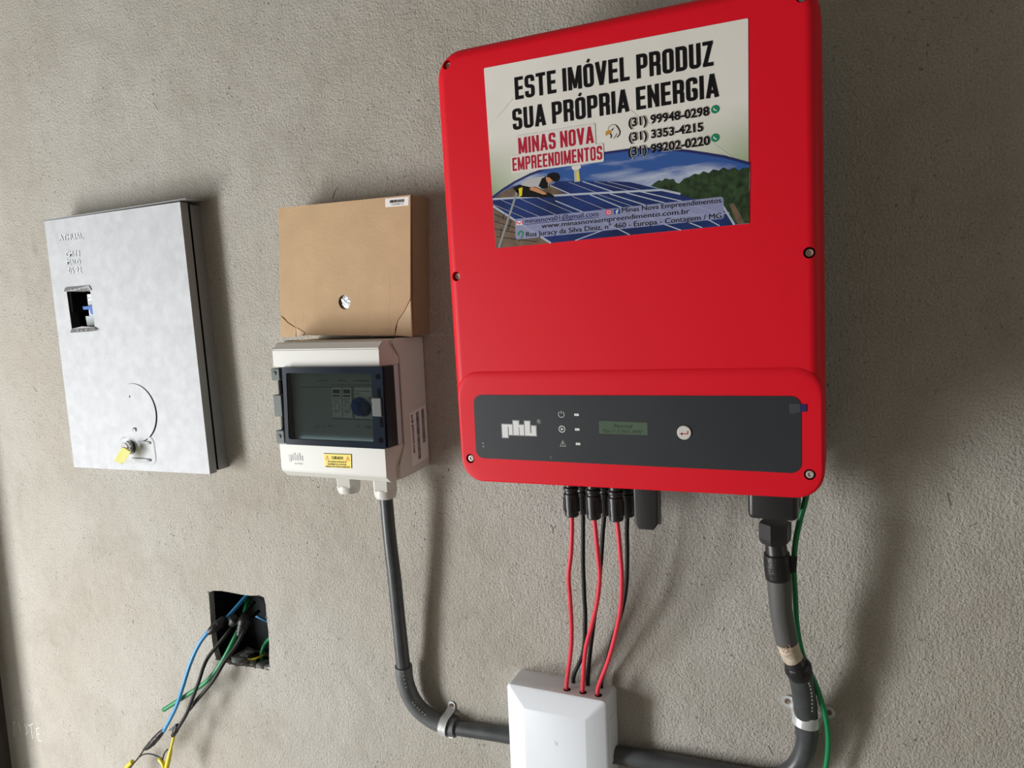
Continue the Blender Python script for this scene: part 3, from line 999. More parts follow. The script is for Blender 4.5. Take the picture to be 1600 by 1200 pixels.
# modules behind the window
YM = 0.0905
mods = []
for q in ([(-0.6951,-0.1162),(-0.6780,-0.1161),(-0.6794,-0.1601),(-0.6965,-0.1600)], [(-0.6764,-0.1161),(-0.6601,-0.1159),(-0.6615,-0.1606),(-0.6778,-0.1605)]):
    bm = NB()
    prism(bm, q, -.099, -.106, .0006)
    mo = obj('surge_module', bm, M_module, cb)
    xs = [p[0] for p in q]
    zs = [p[1] for p in q]
    x0_, x1_, z0_, z1_ = min(xs) + .0025, max(xs) - .0025, min(zs), max(zs)
    H_ = z1_ - z0_
    bm = NB()
    flat(bm, [(x0_ + .001, z1_ - H_ * .07), (x1_, z1_ - H_ * .07), (x1_, z1_ - H_ * .20), (x0_ + .001, z1_ - H_ * .20)], -.1062)
    flat(bm, [(x0_, z1_ - H_ * .25), (x1_, z1_ - H_ * .25), (x1_, z1_ - H_ * .31), (x0_, z1_ - H_ * .31)], -.1062)
    for k, (t_, wf) in enumerate(((.37, 1), (.44, .8), (.5, .9), (.57, .3), (.63, .35), (.69, .3), (.76, .9), (.81, .7), (.89, .3))):
        flat(bm, [(x0_ + .001 * (k % 3), z1_ - H_ * t_), (x0_ + (x1_ - x0_) * wf, z1_ - H_ * t_), (x0_ + (x1_ - x0_) * wf, z1_ - H_ * (t_ + .018)), (x0_ + .001 * (k % 3), z1_ - H_ * (t_ + .018))], -.1062)
        if wf < .5 and k < 8:
            flat(bm, [(x1_ - .004, z1_ - H_ * t_), (x1_ - .001, z1_ - H_ * t_), (x1_ - .001, z1_ - H_ * (t_ + .018)), (x1_ - .004, z1_ - H_ * (t_ + .018))], -.1062)
    print_obj('module_print', bm, M_modprint, mo)
bm = NB()
prism(bm, [(-0.6568,-0.1159),(-0.6260,-0.1157),(-0.6274,-0.1616),(-0.6582,-0.1610)], -.099, -.104)
sw = obj('rotary_switch', bm, M_module, cb)
bm = NB()
for q in ([(-0.6559,-0.1210),(-0.6296,-0.1212),(-0.6296,-0.1219),(-0.6560,-0.1217)], [(-0.6562,-0.1247),(-0.6485,-0.1246),(-0.6485,-0.1255),(-0.6563,-0.1256)], [(-0.6501,-0.1306),(-0.6473,-0.1306),(-0.6474,-0.1324),(-0.6502,-0.1324)], [(-0.6319,-0.1304),(-0.6292,-0.1303),(-0.6293,-0.1322),(-0.6321,-0.1322)]):
    flat(bm, q, -.1043)
print_obj('switch_print', bm, M_modprint, sw)
bm = NB()
lathe(bm, [(.0135, 0), (.0135, .004), (.012, .006)], 28, 'y')
obj('switch_dial', bm, M_handle, sw, 'auto', loc=(-0.6479,-0.1040,-0.1435))
bm = NB()
box(bm, -.0125, .0125, -.005, 0, -.0035, .0035, .001)
obj('switch_handle', bm, M_handle, sw, loc=(-0.6450,-0.1080,-0.1429), rot=(0, 0.4, 0))
for (s, a, b, c) in (('TAMPA FIXA', (-0.6885,-0.1005,-0.1086), (-0.6716,-0.1005,-0.1085), (-0.6883,-0.1005,-0.1056)), ('POLICARBONATO', (-0.6598,-0.1005,-0.1085), (-0.6312,-0.1005,-0.1088), (-0.6596,-0.1005,-0.1055)), ('SUPERIOR', (-0.7237,-0.1005,-0.1086), (-0.7040,-0.1005,-0.1086), (-0.7235,-0.1005,-0.1059)), ('P', (-0.6574,-0.1005,-0.1756), (-0.6546,-0.1005,-0.1755), (-0.6571,-0.1005,-0.1721)), ('P/N', (-0.6435,-0.1005,-0.1761), (-0.6347,-0.1005,-0.1760), (-0.6433,-0.1005,-0.1726)), ('(U)', (-0.7333,-0.1005,-0.1764), (-0.7262,-0.1005,-0.1762), (-0.7330,-0.1005,-0.1735)), ('P', (-0.7191,-0.1005,-0.1760), (-0.7168,-0.1005,-0.1759), (-0.7189,-0.1005,-0.1731)), ('P/N', (-0.7110,-0.1005,-0.1760), (-0.7029,-0.1005,-0.1759), (-0.7107,-0.1005,-0.1729))):
    text('deck_lettering', s, a, b, c, M_modprint, cb, 0)
bm = NB()
lathe(bm, [(.0115, 0), (.0115, .002), (.0095, .004), (.006, .0052), (.001, .0056)], 28, 'y')
obj('dial_dome', bm, M_clear, sw, True, loc=(-0.6370,-0.1095,-0.1453), label='clear shiny dome over the dial')
# din rail shadow lines, painted dark on the deck
bm = NB()
for q in ([(-0.7558,-0.1165),(-0.6246,-0.1155),(-0.6246,-0.1164),(-0.7558,-0.1172)], [(-0.7011,-0.1630),(-0.6282,-0.1632),(-0.6283,-0.1641),(-0.7012,-0.1639)], [(-0.7199,-0.1122),(-0.6287,-0.1121),(-0.6287,-0.1125),(-0.7200,-0.1126)]):
    flat(bm, q, -.0993)
print_obj('deck_shadow_line', bm, M_modprint, cb)
# window: frame bars, pane, hinge blocks, latch
YW = 0.1175
wo = [(-0.7726,-0.0857),(-0.5975,-0.0849),(-0.6002,-0.2013),(-0.7777,-0.2009)]
wi = [(-0.7662,-0.0942),(-0.6162,-0.0946),(-0.6199,-0.1925),(-0.7709,-0.1929)]
bm = NB()
a_ = rounded([wo[3], wo[2], wo[1], wo[0]], .003, 3)
sheet_with_hole(bm, a_, [rounded([wi[3], wi[2], wi[1], wi[0]], .003, 3)], -.1115, -YW)
win = obj('window_frame', bm, M_smokeframe, cb)
bm = NB()
xw = [p[0] for p in wo]
zw = [p[1] for p in wo]
x0w, x1w, z0w, z1w = min(xw) + .001, max(xw) - .001, min(zw) + .001, max(zw) - .001
for a, b in (((x0w, z0w), (x1w, z0w)), ((x1w, z0w), (x1w, z1w)), ((x1w, z1w), (x0w, z1w)), ((x0w, z1w), (x0w, z0w))):
    bm.faces.new([bm.verts.new(v) for v in ((a[0], -.112, a[1]), (b[0], -.112, b[1]), (b[0], -.089, b[1]), (a[0], -.089, a[1]))])
bmesh.ops.remove_doubles(bm, verts=bm.verts, dist=.0001)
print_obj('window_skirt', bm, M_smoke, win)
bm = NB()
box(bm, x0w - .0005, x0w + .0025, -.1135, -.088, z0w, z1w)
obj('hinge_wall', bm, M_smokeframe, win)
bm = NB()
box(bm, x1w - .0020, x1w + .0004, -.1135, -.088, z0w, z1w)
obj('latch_wall', bm, M_smokewall, win)
bm = NB()
g0 = rounded([wi[3], wi[2], wi[1], wi[0]], .003, 3)
flat(bm, g0, -.1165)
print_obj('window_pane', bm, M_smoke, win)
bm = NB()
x_l = -.7995
def seg(bm, za, zb, m=None, y1=-.113, x1=None):
    box(bm, x_l, (x1 or XL + .0145), -.096, y1, zb, za, .0012)
zz = [p[1] for p in [(-0.7876,-0.0880),(-0.7893,-0.1057),(-0.7903,-0.1279),(-0.7923,-0.1604),(-0.7920,-0.1818),(-0.7927,-0.2014)]]
bm = NB()
box(bm, XL - .0005, XL + .006, -.100, -.088, zz[5], zz[0])
obj('hinge_channel', bm, M_smokeframe, cb)
for i in (0, 2, 4):
    bm = NB()
    box(bm, XL - .0030, XL + .0125, -.112, -.099, zz[i + 1], zz[i], .001)
    hb = obj('hinge_block', bm, M_smokegrey, cb)
    if i != 2:
        bm = NB()
        lathe(bm, [(.0032, 0), (.0032, .0008), (.0026, .0012)], 14, 'y')
        obj('hinge_screw', bm, M_latch, hb, 'auto', loc=(XL + .0040, -.112, zz[i + 1] + .011))
bm = NB()
tube(bm, [(XL + .002, -.101, zz[0] - .001), (XL + .002, -.101, zz[5] + .001)], .0024, 8, 0)
obj('hinge_pin', bm, M_latch, cb, True)
# right flank of the window: dark end wall with two pockets and a clear latch
bm = NB()
wr = [(-0.5975,-0.0849),(-0.6002,-0.2013)]
box(bm, -.6120, -.6035, -.1172, -.0875, wr[1][1] + .002, wr[0][1] - .001, .0012)
obj('window_flank', bm, M_smokeframe, win)
for (u0, v0), r_ in (((0, 0), .0042),):
    for c in ((-0.6052,-0.1178,-0.0991), (-0.6071,-0.1178,-0.1888)):
        bm = NB()
        flat(bm, disc_pts((c[0], c[2]), .0040, 18), -.1178)
        print_obj('screw_pocket', bm, M_dark, win)
bm = NB()
for q in ([(-0.6080,-0.1156),(-0.6027,-0.1156),(-0.6026,-0.1286),(-0.6079,-0.1286)], [(-0.6069,-0.1570),(-0.6015,-0.1569),(-0.6015,-0.1704),(-0.6067,-0.1697)]):
    flat(bm, q, -.1178)
print_obj('latch_slot', bm, M_dark, win)
bm = NB()
lz = [p[1] for p in [(-0.6025,-0.1285),(-0.6034,-0.1551)]]
box(bm, -.6175, -.6015, -.1195, -.0885, lz[1], lz[0], .0015)
obj('window_latch', bm, M_latch, cb)
# stuck and printed marks
wq = [(-0.7145,-0.2140),(-0.6653,-0.2132),(-0.6664,-0.2340),(-0.7146,-0.2346)]
bm = NB()
prism(bm, [wq[3], wq[2], wq[1], wq[0]], -.1090, -.1093)
wlb = obj('warning_label', bm, M_warn, cb, label='yellow warning sticker')
bm = NB()
ribbon(bm, [wq[0], wq[1], wq[2]], .0008, lambda u, v: Vector((u, -.1095, v)))
print_obj('label_edge', bm, M_dark, wlb)
text('warning_lettering', 'CUIDADO!', (-0.7011,-0.1095,-0.2217), (-0.6804,-0.1095,-0.2214), (-0.7009,-0.1095,-0.2176), M_black_print, wlb, 0, bold=.03)
for i, (s, a, b, c) in enumerate((('ESTE QUADRO DE PROTEÇÃO DE', (-0.7084,-0.1095,-0.2268), (-0.6746,-0.1095,-0.2261), (-0.7082,-0.1095,-0.2246)), ('EQUIPAMENTOS, SÓ PODE SER', (-0.7088,-0.1095,-0.2306), (-0.6755,-0.1095,-0.2299), (-0.7086,-0.1095,-0.2284)), ('OPERADO POR TÉCNICO HABILITADO', (-0.7132,-0.1095,-0.2345), (-0.6690,-0.1095,-0.2334), (-0.7130,-0.1095,-0.2322)))):
    text('warning_lettering', s, a, b, c, M_black_print, wlb, 0, bold=.015)
for c in ((-0.7089,-0.1096,-0.2203), (-0.6723,-0.1096,-0.2200)):
    bm = NB()
    ribbon(bm, [(c[0] - .0034, c[2] - .0028), (c[0], c[2] + .0034), (c[0] + .0034, c[2] - .0028)], .0009, lambda u, v: Vector((u, -.1096, v)), True)
    ribbon(bm, [(c[0], c[2] + .0012), (c[0], c[2] - .0018)], .0009, lambda u, v: Vector((u, -.1096, v)))
    print_obj('warning_triangle', bm, M_orange, wlb)
def phb(parent, o, ux, uz, y, mfill, mout=None, name='logo_mark'):
    """block letters p h b; o = world (x, z) of the lower left of the x-height, ux/uz sizes of one unit"""
    R_ = [(0, -.22, .17, .8), (0, .62, .31, .8), (.20, 0, .31, .8), (.335, 0, .50, 1.1), (.50, .62, .62, .8), (.52, 0, .65, .8), (.675, 0, .83, 1.1), (.675, 0, 1.0, .2), (.87, 0, 1.0, .75), (.335, 0, .50, .2)]
    if mout:
        poly_print(name + '_outline', [[(o[0] + (a - .025) * ux, o[1] + (b - .06) * uz), (o[0] + (c + .025) * ux, o[1] + (b - .06) * uz), (o[0] + (c + .025) * ux, o[1] + (d + .06) * uz), (o[0] + (a - .025) * ux, o[1] + (d + .06) * uz)] for a, b, c, d in R_], y, mout, parent)
    poly_print(name, [[(o[0] + a * ux, o[1] + b * uz), (o[0] + c * ux, o[1] + b * uz), (o[0] + c * ux, o[1] + d * uz), (o[0] + a * ux, o[1] + d * uz)] for a, b, c, d in R_], y - .00025, mfill, parent)
lo_ = (-0.7807,-0.1092,-0.2272)
lr_ = (-0.7546,-0.1092,-0.2269)
phb(cb, (lo_[0], lo_[2]), lr_[0] - lo_[0], .0105, -.1090, M_logo_grey)
text('logo_word', 'solar', (-0.7709,-0.1092,-0.2331), (-0.7540,-0.1092,-0.2329), (-0.7706,-0.1092,-0.2295), M_logo_grey, cb, 0)
# side label on the right flank (plane x = const)
XS = -.5996
def side(y, z):
    return Vector((XS, y, z))
sl = [(-0.6056,-0.0400,-0.1666), (-0.6036,-0.0040,-0.1624), (-0.6031,-0.0040,-0.2411), (-0.6062,-0.0400,-0.2404)]
bm = NB()
zt, zb_ = -.158, -.240
vs = [side(-.052, zt - .003), side(-.004, zt + .004), side(-.004, zb_ + .004), side(-.052, zb_ - .001)]
v4 = [bm.verts.new(v) for v in vs]
bm.faces.new(v4)
slb = print_obj('side_label', bm, M_label, cb, 'white sticker with barcodes')
bm = NB()
random.seed(3)
for (yc, z0_, z1_) in ((-.030, zt - .004, zb_ + .006), (-.0145, zt - .002, zb_ + .030)):
    z = z0_
    while z > z1_:
        h_ = random.choice((.0006, .0009, .0014))
        v4 = [bm.verts.new(Vector((XS + .0003, yy, zz_))) for yy, zz_ in ((yc - .004, z), (yc + .004, z + .001), (yc + .004, z + .001 - h_), (yc - .004, z - h_))]
        bm.faces.new(v4)
        z -= h_ + random.choice((.0006, .0009, .0012))
print_obj('barcode', bm, M_black_print, slb)
text('side_lettering', 'PHB Eletrônica Ltda', Vector((XS + .0003, -.0425, zt - .006)), Vector((XS + .0003, -.0425, zb_ + .018)), Vector((XS + .0003, -.0475, zt - .006)), M_black_print, slb, 0, bold=.02, off=(0, 0, 0))
# glands
def gland(name, c, parent, r, h, m):
    bm = NB()
    lathe(bm, [(r, 0), (r, -h * .55)], 6)
    g = obj(name, bm, m, parent, loc=c, rot=(0, 0, .2))
    bm = NB()
    lathe(bm, [(r * .92, -h * .5), (r * .9, -h * .75), (r * .78, -h * .95), (r * .6, -h)], 24)
    obj('gland_dome', bm, m, g, 'auto', loc=c)
    return g
g1 = gland('cable_gland', (-0.7108,-0.0600,-0.2593), cb, .0195, .026, M_gland)
g2 = gland('cable_gland', (-0.6478,-0.0550,-0.2609), cb, .0190, .030, M_gland)
bm = NB()
for k in range(16):
    a = 2 * math.pi * k / 16
    res = bmesh.ops.create_icosphere(bm, subdivisions=1, radius=.0014)
    c = Vector((-0.6486,-0.0550,-0.2876))
    for v in res['verts']:
        v.co = v.co + c + Vector((.0125 * math.cos(a), .0125 * math.sin(a), .003))
obj('gland_teeth', bm, M_gland, g2, True, stuff=True)

# ================================================================== CARDBOARD BOX on the combiner box
KQ = [(-0.8283,-0.0420),(-0.5879,-0.0477),(-0.5770,0.1521),(-0.8140,0.1545)]  # BL BR TR TL
KQ = [(KQ[0][0], max(KQ[0][1], -.0475)), (KQ[1][0], max(KQ[1][1], -.0478)), KQ[2], KQ[3]]
kb = thing('cardboard_box', 'shallow brown cardboard box with a barcode label standing on the cream box', 'box', (-.705, -.025, -.048))
bm = NB()
hc = (-0.7026,-0.0512,0.0060)
hole = disc_pts((hc[0], hc[2]), .0108, 28)
kb_in = [(KQ[0][0] + .001, KQ[0][1] + .0006), (KQ[1][0] - .0022, KQ[1][1] + .0006), (KQ[2][0] - .0022, KQ[2][1] - .001), (KQ[3][0] + .001, KQ[3][1] - .001)]
sheet_with_hole(bm, kb_in, [hole], -.0470, -.0478)
vs0 = [bm.verts.new((p[0], -.0475, p[1])) for p in kb_in]
vs1 = [bm.verts.new((p[0], -.0005, p[1])) for p in kb_in]
for i in range(4):
    j = (i + 1) % 4
    bm.faces.new((vs0[i], vs0[j], vs1[j], vs1[i]))
bm.faces.new(vs1)
obj('body', bm, M_card, kb)
bm = NB()
# front flap with a slightly wavy lower edge and a round hole
edge = []
n_ = 16
cut = [(-0.8262,-0.0083),(-0.8179,-0.0145),(-0.8122,-0.0207),(-0.7978,-0.0291),(-0.7974,-0.0380)]
cutr = [(-0.6167,-0.0452),(-0.6160,-0.0363),(-0.6108,-0.0244),(-0.5978,-0.0099),(-0.5869,0.0071)]
low = [(cut[-1][0] + (cutr[0][0] - cut[-1][0]) * t / n_, KQ[0][1] + (KQ[1][1] - KQ[0][1]) * t / n_ + .0010 + random.uniform(-.0005, .0005)) for t in range(1, n_)]
outer = cut + low + cutr + [KQ[2], KQ[3]]
sheet_with_hole(bm, outer, [hole], -.0490, -.0512)
obj('front_flap', bm, M_card, kb)
for nm, q, y, m in (('torn_corner', [(-0.8297,-0.0440),(-0.7998,-0.0438),(-0.7980,-0.0311),(-0.8130,-0.0227),(-0.8271,-0.0103)], -.0506, M_card), ('torn_corner', [(-0.7966,-0.0430),(-0.7859,-0.0427),(-0.7800,-0.0389),(-0.7958,-0.0301)], -.0522, M_card2), ('torn_corner', [(-0.6154,-0.0457),(-0.5879,-0.0486),(-0.5865,0.0044),(-0.5965,-0.0104),(-0.6096,-0.0253)], -.0518, M_card2)):
    bm = NB()
    prism(bm, q, -.0485, y)
    obj(nm, bm, m, kb)
bm = NB()
for q in ([(-0.7988,-0.0400),(-0.8000,-0.0260),(-0.7949,-0.0122)], [(-0.7886,-0.0382),(-0.7830,-0.0185),(-0.7798,0.0031)], [(-0.7941,-0.0301),(-0.7992,-0.0181),(-0.7972,-0.0102)], [(-0.6277,-0.0455),(-0.6229,0.0049),(-0.6207,0.0510)]):
    ribbon(bm, q, .0007, lambda u, v: Vector((u, -.05135, v)))
print_obj('crease', bm, M_card2, kb)
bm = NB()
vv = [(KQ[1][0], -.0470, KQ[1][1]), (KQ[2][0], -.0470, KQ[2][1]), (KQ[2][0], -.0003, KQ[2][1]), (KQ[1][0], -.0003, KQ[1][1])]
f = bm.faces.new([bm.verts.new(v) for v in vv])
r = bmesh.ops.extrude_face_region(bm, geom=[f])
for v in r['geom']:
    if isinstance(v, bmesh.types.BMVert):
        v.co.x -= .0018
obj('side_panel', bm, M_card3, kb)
bm = NB()
lathe(bm, [(.0145, 0), (.0143, .001), (.008, .0016), (.001, .0018)], 20, 'y')
bmesh.ops.subdivide_edges(bm, edges=bm.edges, cuts=1)
for v in bm.verts:
    v.co.y += random.uniform(-.0006, .0006)
obj('foil_disc', bm, M_foil, kb, True, loc=(hc[0], -.0462, hc[2]), label='shiny foil showing through the round hole')
bm = NB()
lq = [(-0.6197,0.1385),(-0.5807,0.1379),(-0.5793,0.1500),(-0.6188,0.1506)]
prism(bm, lq, -.0511, -.0515)
lb = obj('barcode_label', bm, M_label, kb)
bm = NB()
random.seed(5)
ba, bb, bc, bd = [(-0.6116,0.1438),(-0.5874,0.1432),(-0.5872,0.1472),(-0.6113,0.1476)]
t = 0.0
while t < 1:
    w_ = random.choice((.012, .02, .035))
    A = [(ba[0] + (bb[0] - ba[0]) * s, ba[1] + (bb[1] - ba[1]) * s) for s in (t, min(1, t + w_))]
    B_ = [(bd[0] + (bc[0] - bd[0]) * s, bd[1] + (bc[1] - bd[1]) * s) for s in (t, min(1, t + w_))]
    flat(bm, [A[0], A[1], B_[1], B_[0]], -.0517)
    t += w_ + random.choice((.012, .02))
print_obj('barcode', bm, M_black_print, lb)
text('label_lettering', 'YGD4083-10', (-0.6096,-0.0517,0.1402), (-0.5892,-0.0517,0.1398), (-0.6094,-0.0517,0.1427), M_grey_out, lb, 0, bold=.01)

# ================================================================== SOLAR INVERTER
IC = Vector((-0.2428, 0.0365))
IHW, IHH, IA = 0.2112, 0.2578, 0.0115
def IV(lx, lz):
    return (IC.x + lx * math.cos(IA) - lz * math.sin(IA), IC.y + lx * math.sin(IA) + lz * math.cos(IA))
inv = thing('solar_inverter', 'large red solar inverter with a graphite display strip and a printed sticker', 'inverter', (IC.x, 0, IC.y - IHH))
def rrect(hw, z0, z1, r, n=8):
    pts = []
    for cx, cz, a0 in ((hw - r, z1 - r, 0), (-hw + r, z1 - r, 90), (-hw + r, z0 + r, 180), (hw - r, z0 + r, 270)):
        for k in range(n + 1):
            a = math.radians(a0 + 90 * k / n)
            pts.append((cx + r * math.cos(a), cz + r * math.sin(a)))
    return pts
def pillow(bm, hw, z0, z1, rc, fr, yback, yfront, steps=8, top_fr=None, cx=0.0):
    """rounded slab: corner radius rc, edge fillet fr"""
    rings = []
    prof = [(0, yback)]
    for k in range(steps + 1):
        a = math.pi / 2 * k / steps
        prof.append((fr * (1 - math.cos(a)), yfront - fr + fr * math.sin(a)))
    for ins, y in prof:
        tf = (top_fr or fr) / fr
        pts = rrect(hw - ins, z0 + ins, z1 - ins * tf, max(.002, rc - ins))
        rings.append([bm.verts.new((IV(p[0] + cx, p[1])[0], -y, IV(p[0] + cx, p[1])[1])) for p in pts])
    for a, b in zip(rings, rings[1:]):
        for k in range(len(a)):
            bm.faces.new((a[k], a[(k + 1) % len(a)], b[(k + 1) % len(a)], b[k]))
    bm.faces.new(rings[0])
    cap = bm.faces.new(rings[-1])
    # break the big front face into small ones so the screw wells cut cleanly
    res = bmesh.ops.triangulate(bm, faces=[cap])
    rim = {frozenset((a, b)) for a, b in zip(rings[-1], rings[-1][1:] + rings[-1][:1])}
    inner = set(res['faces'])
    for _ in range(6):
        es = {e for f in inner for e in f.edges if e.calc_length() > .016 and all(g in inner for g in e.link_faces)}
        if not es:
            break
        bmesh.ops.subdivide_edges(bm, edges=list(es), cuts=1)
        yf = -yfront + .00001
        inner = {f for f in bm.faces if all(v.co.y < yf for v in f.verts)}
        bmesh.ops.triangulate(bm, faces=[f for f in inner if len(f.verts) > 3])
        inner = {f for f in bm.faces if all(v.co.y < yf for v in f.verts)}
bm = NB()
pillow(bm, IHW - .012, -IHH + .006, IHH - .006, .024, .004, .0005, .122)
obj('heatsink_body', bm, M_body, inv, 'auto')
# screw wells are real holes cut into the cover
zp = -.1190    # top of the raised lower pad (local)
SCR = {}
for nm, p in (('a', (-0.4467,-0.1620,0.2795)), ('b', (-0.4477,-0.1630,0.0301)), ('c', (-0.4395,-0.1680,-0.1959)), ('d', (-0.0513,-0.1650,0.2798)), ('e', (-0.0447,-0.1650,0.0330)), ('f', (-0.0440,-0.1680,-0.1942))):
    SCR[nm] = p
def cutter(o, holes, r, depth):
    for p in holes:
        bm2 = NB()
        res = bmesh.ops.create_cone(bm2, cap_ends=True, segments=24, radius1=r, radius2=r, depth=depth * 2)
        for v in res['verts']:
            v.co = Vector((v.co.x, v.co.z, v.co.y)) + Vector((p[0], -.170, p[2])) - root_loc(o)
        if bm2.calc_volume(signed=True) < 0:
            bmesh.ops.reverse_faces(bm2, faces=bm2.faces)
        me = bpy.data.meshes.new('cut')
        bm2.to_mesh(me)
        bm2.free()
        co = bpy.data.objects.new('cut', me)
        COL.objects.link(co)
        co.location = root_loc(o)
        bpy.context.view_layer.update()
        md = o.modifiers.new('b', 'BOOLEAN')
        md.operation = 'DIFFERENCE'
        md.object = co
        md.solver = 'EXACT'
        dg = bpy.context.evaluated_depsgraph_get()
        nm_ = bpy.data.meshes.new_from_object(o.evaluated_get(dg))
        bt = NB()
        bt.from_mesh(nm_)
        bmesh.ops.triangulate(bt, faces=[f for f in bt.faces if len(f.verts) > 4], ngon_method='EAR_CLIP')
        bt.to_mesh(nm_)
        bt.free()
        o.modifiers.clear()
        o.data = nm_
        bpy.data.objects.remove(co)
bm = NB()
pillow(bm, .21425, -.2583, .2620, .034, .014, .118, .1685, 10, cx=-.00375)
cover = obj('front_cover', bm, M_red, inv, 'auto')
cutter(cover, [SCR[k] for k in 'abdecf'], .0058, .030)
bm = NB()
pillow(bm, .2115, -.2590, zp, .029, .0035, .150, .170, 6, top_fr=.011, cx=-.0010)
pad = obj('lower_fascia', bm, M_red, inv, 'auto')
cutter(pad, [SCR[k] for k in 'cf'], .0058, .030)
bm = NB()
lathe(bm, [(.0042, 0), (.0042, .003), (.0038, .0042), (.0022, .0044), (.0018, .0032), (.0004, .0032)], 20, 'y')
s0 = None
for k, dd in (('a', -.1570), ('b', -.1590), ('c', -.1640), ('d', -.1595), ('e', -.1600), ('f', -.1655)):
    loc = (SCR[k][0], dd, SCR[k][2])
    if s0 is None:
        s0 = obj('cover_screw', bm, M_screw, inv, 'auto', loc=loc)
    else:
        like(s0, loc, inv)
# well floors
bm = NB()
prism(bm, disc_pts((0, 0), .0060, 20), 0, .001)
w0 = obj('screw_well', bm, M_dark, inv, loc=(SCR['a'][0], -.149, SCR['a'][2]))
for k, dd in (('b', -.149), ('c', -.160), ('d', -.149), ('e', -.149), ('f', -.160)):
    like(w0, (SCR[k][0], dd, SCR[k][2]), inv)

YP = .1705
# display strip
pq = [(-0.4310,-0.1945),(-0.0522,-0.1934),(-0.0524,-0.1122),(-0.4307,-0.1155)]
bm = NB()
prism(bm, rounded(pq, .0105, 6), -.1698, -YP)
panel = obj('display_strip', bm, M_panel, inv)
ya = .1708
la, lb2 = (-0.3933,-0.1708,-0.1637), (-0.3486,-0.1708,-0.1638)
phb(panel, (la[0], la[2]), lb2[0] - la[0], .0158, -.1707, M_white, M_grey_out)
def pr(bm, pts, w, y, closed=False):
    ribbon(bm, pts, w, lambda u, v: Vector((u, y, v)), closed)
c = (-0.3446,-0.1708,-0.1463)
bm = NB()
pr(bm, disc_pts((c[0], c[2]), .0026, 16), .0005, -ya, True)
print_obj('registered_ring', bm, M_grey_out, panel)
text('registered_letter', 'R', (c[0] - .001, -ya, c[2] - .0013), (c[0] + .0012, -ya, c[2] - .0013), (c[0] - .001, -ya, c[2] + .0014), M_white, panel, 0)
c = (-0.3158,-0.1708,-0.1371)
bm = NB()
pr(bm, [(c[0] + .0036 * math.sin(a), c[2] + .0036 * math.cos(a)) for a in [0.6 + k * (2 * math.pi - 1.2) / 16 for k in range(17)]], .0008, -ya)
pr(bm, [(c[0], c[2] + .0008), (c[0], c[2] + .0042)], .0008, -ya)
print_obj('power_icon', bm, M_logo_grey, panel)
c = (-0.3157,-0.1708,-0.1546)
bm = NB()
pr(bm, disc_pts((c[0], c[2]), .0037, 20), .0009, -ya, True)
flat(bm, [(c[0] - .0012, c[2] - .0019), (c[0] + .0020, c[2]), (c[0] - .0012, c[2] + .0019)], -ya)
print_obj('run_icon', bm, M_white, panel)
c = (-0.3152,-0.1708,-0.1718)
bm = NB()
pr(bm, [(c[0] - .0036, c[2] - .0032), (c[0], c[2] + .0034), (c[0] + .0036, c[2] - .0032)], .0007, -ya, True)
pr(bm, [(c[0], c[2] + .0016), (c[0], c[2] - .0009)], .0008, -ya)
pr(bm, [(c[0], c[2] - .0015), (c[0], c[2] - .0023)], .0008, -ya)
print_obj('fault_icon', bm, M_logo_grey, panel)
for c in ((-0.2968,-0.1708,-0.1371), (-0.2966,-0.1708,-0.1544), (-0.2962,-0.1708,-0.1715)):
    bm = NB()
    box(bm, c[0] - .0029, c[0] + .0029, -.1710, -.1702, c[2] - .0014, c[2] + .0014, .0002)
    obj('indicator_light', bm, M_white, panel)
bm = NB()
prism(bm, rounded([(-0.2703,-0.1585),(-0.2134,-0.1584),(-0.2135,-0.1442),(-0.2702,-0.1435)], .0008, 2), -.1702, -.1707)
lcd = obj('lcd_screen', bm, M_lcd, inv)
text('lcd_lettering', 'Normal', (-0.2525,-0.1710,-0.1509), (-0.2315,-0.1710,-0.1509), (-0.2524,-0.1710,-0.1467), M_lcdtxt, lcd, 0)
text('lcd_lettering', 'Pac= 1765.4W', (-0.2664,-0.1710,-0.1572), (-0.2199,-0.1710,-0.1571), (-0.2662,-0.1710,-0.1531), M_lcdtxt, lcd, 0)
bc_ = (-0.1726,-0.1708,-0.1541)
bm = NB()
lathe(bm, [(.0078, 0), (.0078, .0010), (.0072, .0015)], 28, 'y')
btn = obj('enter_button', bm, M_button, inv, 'auto', loc=(bc_[0], -.1704, bc_[2]))
bm = NB()
x, z = bc_[0], bc_[2]
pr(bm, [(x + .0040, z + .0022), (x + .0040, z - .0012), (x - .0036, z - .0012)], .0008, -.1722)
flat(bm, [(x - .0045, z - .0012), (x - .0020, z + .0004), (x - .0020, z - .0028)], -.1722)
print_obj('enter_arrow', bm, M_red_print, btn)
bm = NB()
prism(bm, [(-0.0527,-0.1282),(-0.0472,-0.1284),(-0.0475,-0.1207),(-0.0533,-0.1208)], -.1700, -.1709)
obj('blue_tape', bm, M_bluetape, inv, label='tiny navy blue tape square at the strip end')
bm = NB()
flat(bm, [(-0.0633,-0.1311),(-0.0534,-0.1288),(-0.0533,-0.1205),(-0.0639,-0.1204)], -.1709)
print_obj('clear_tape', bm, M_cleartape, inv)
for q in ([(-0.4218,-0.1751),(-0.4191,-0.1742),(-0.4202,-0.1775)], [(-0.4211,-0.1783),(-0.4185,-0.1790),(-0.4204,-0.1815)], [(-0.3324,-0.1879),(-0.3312,-0.1879),(-0.3297,-0.1917)]):
    bm = NB()
    flat(bm, q, -ya)
    print_obj('scuff_mark', bm, M_grey_out, panel)

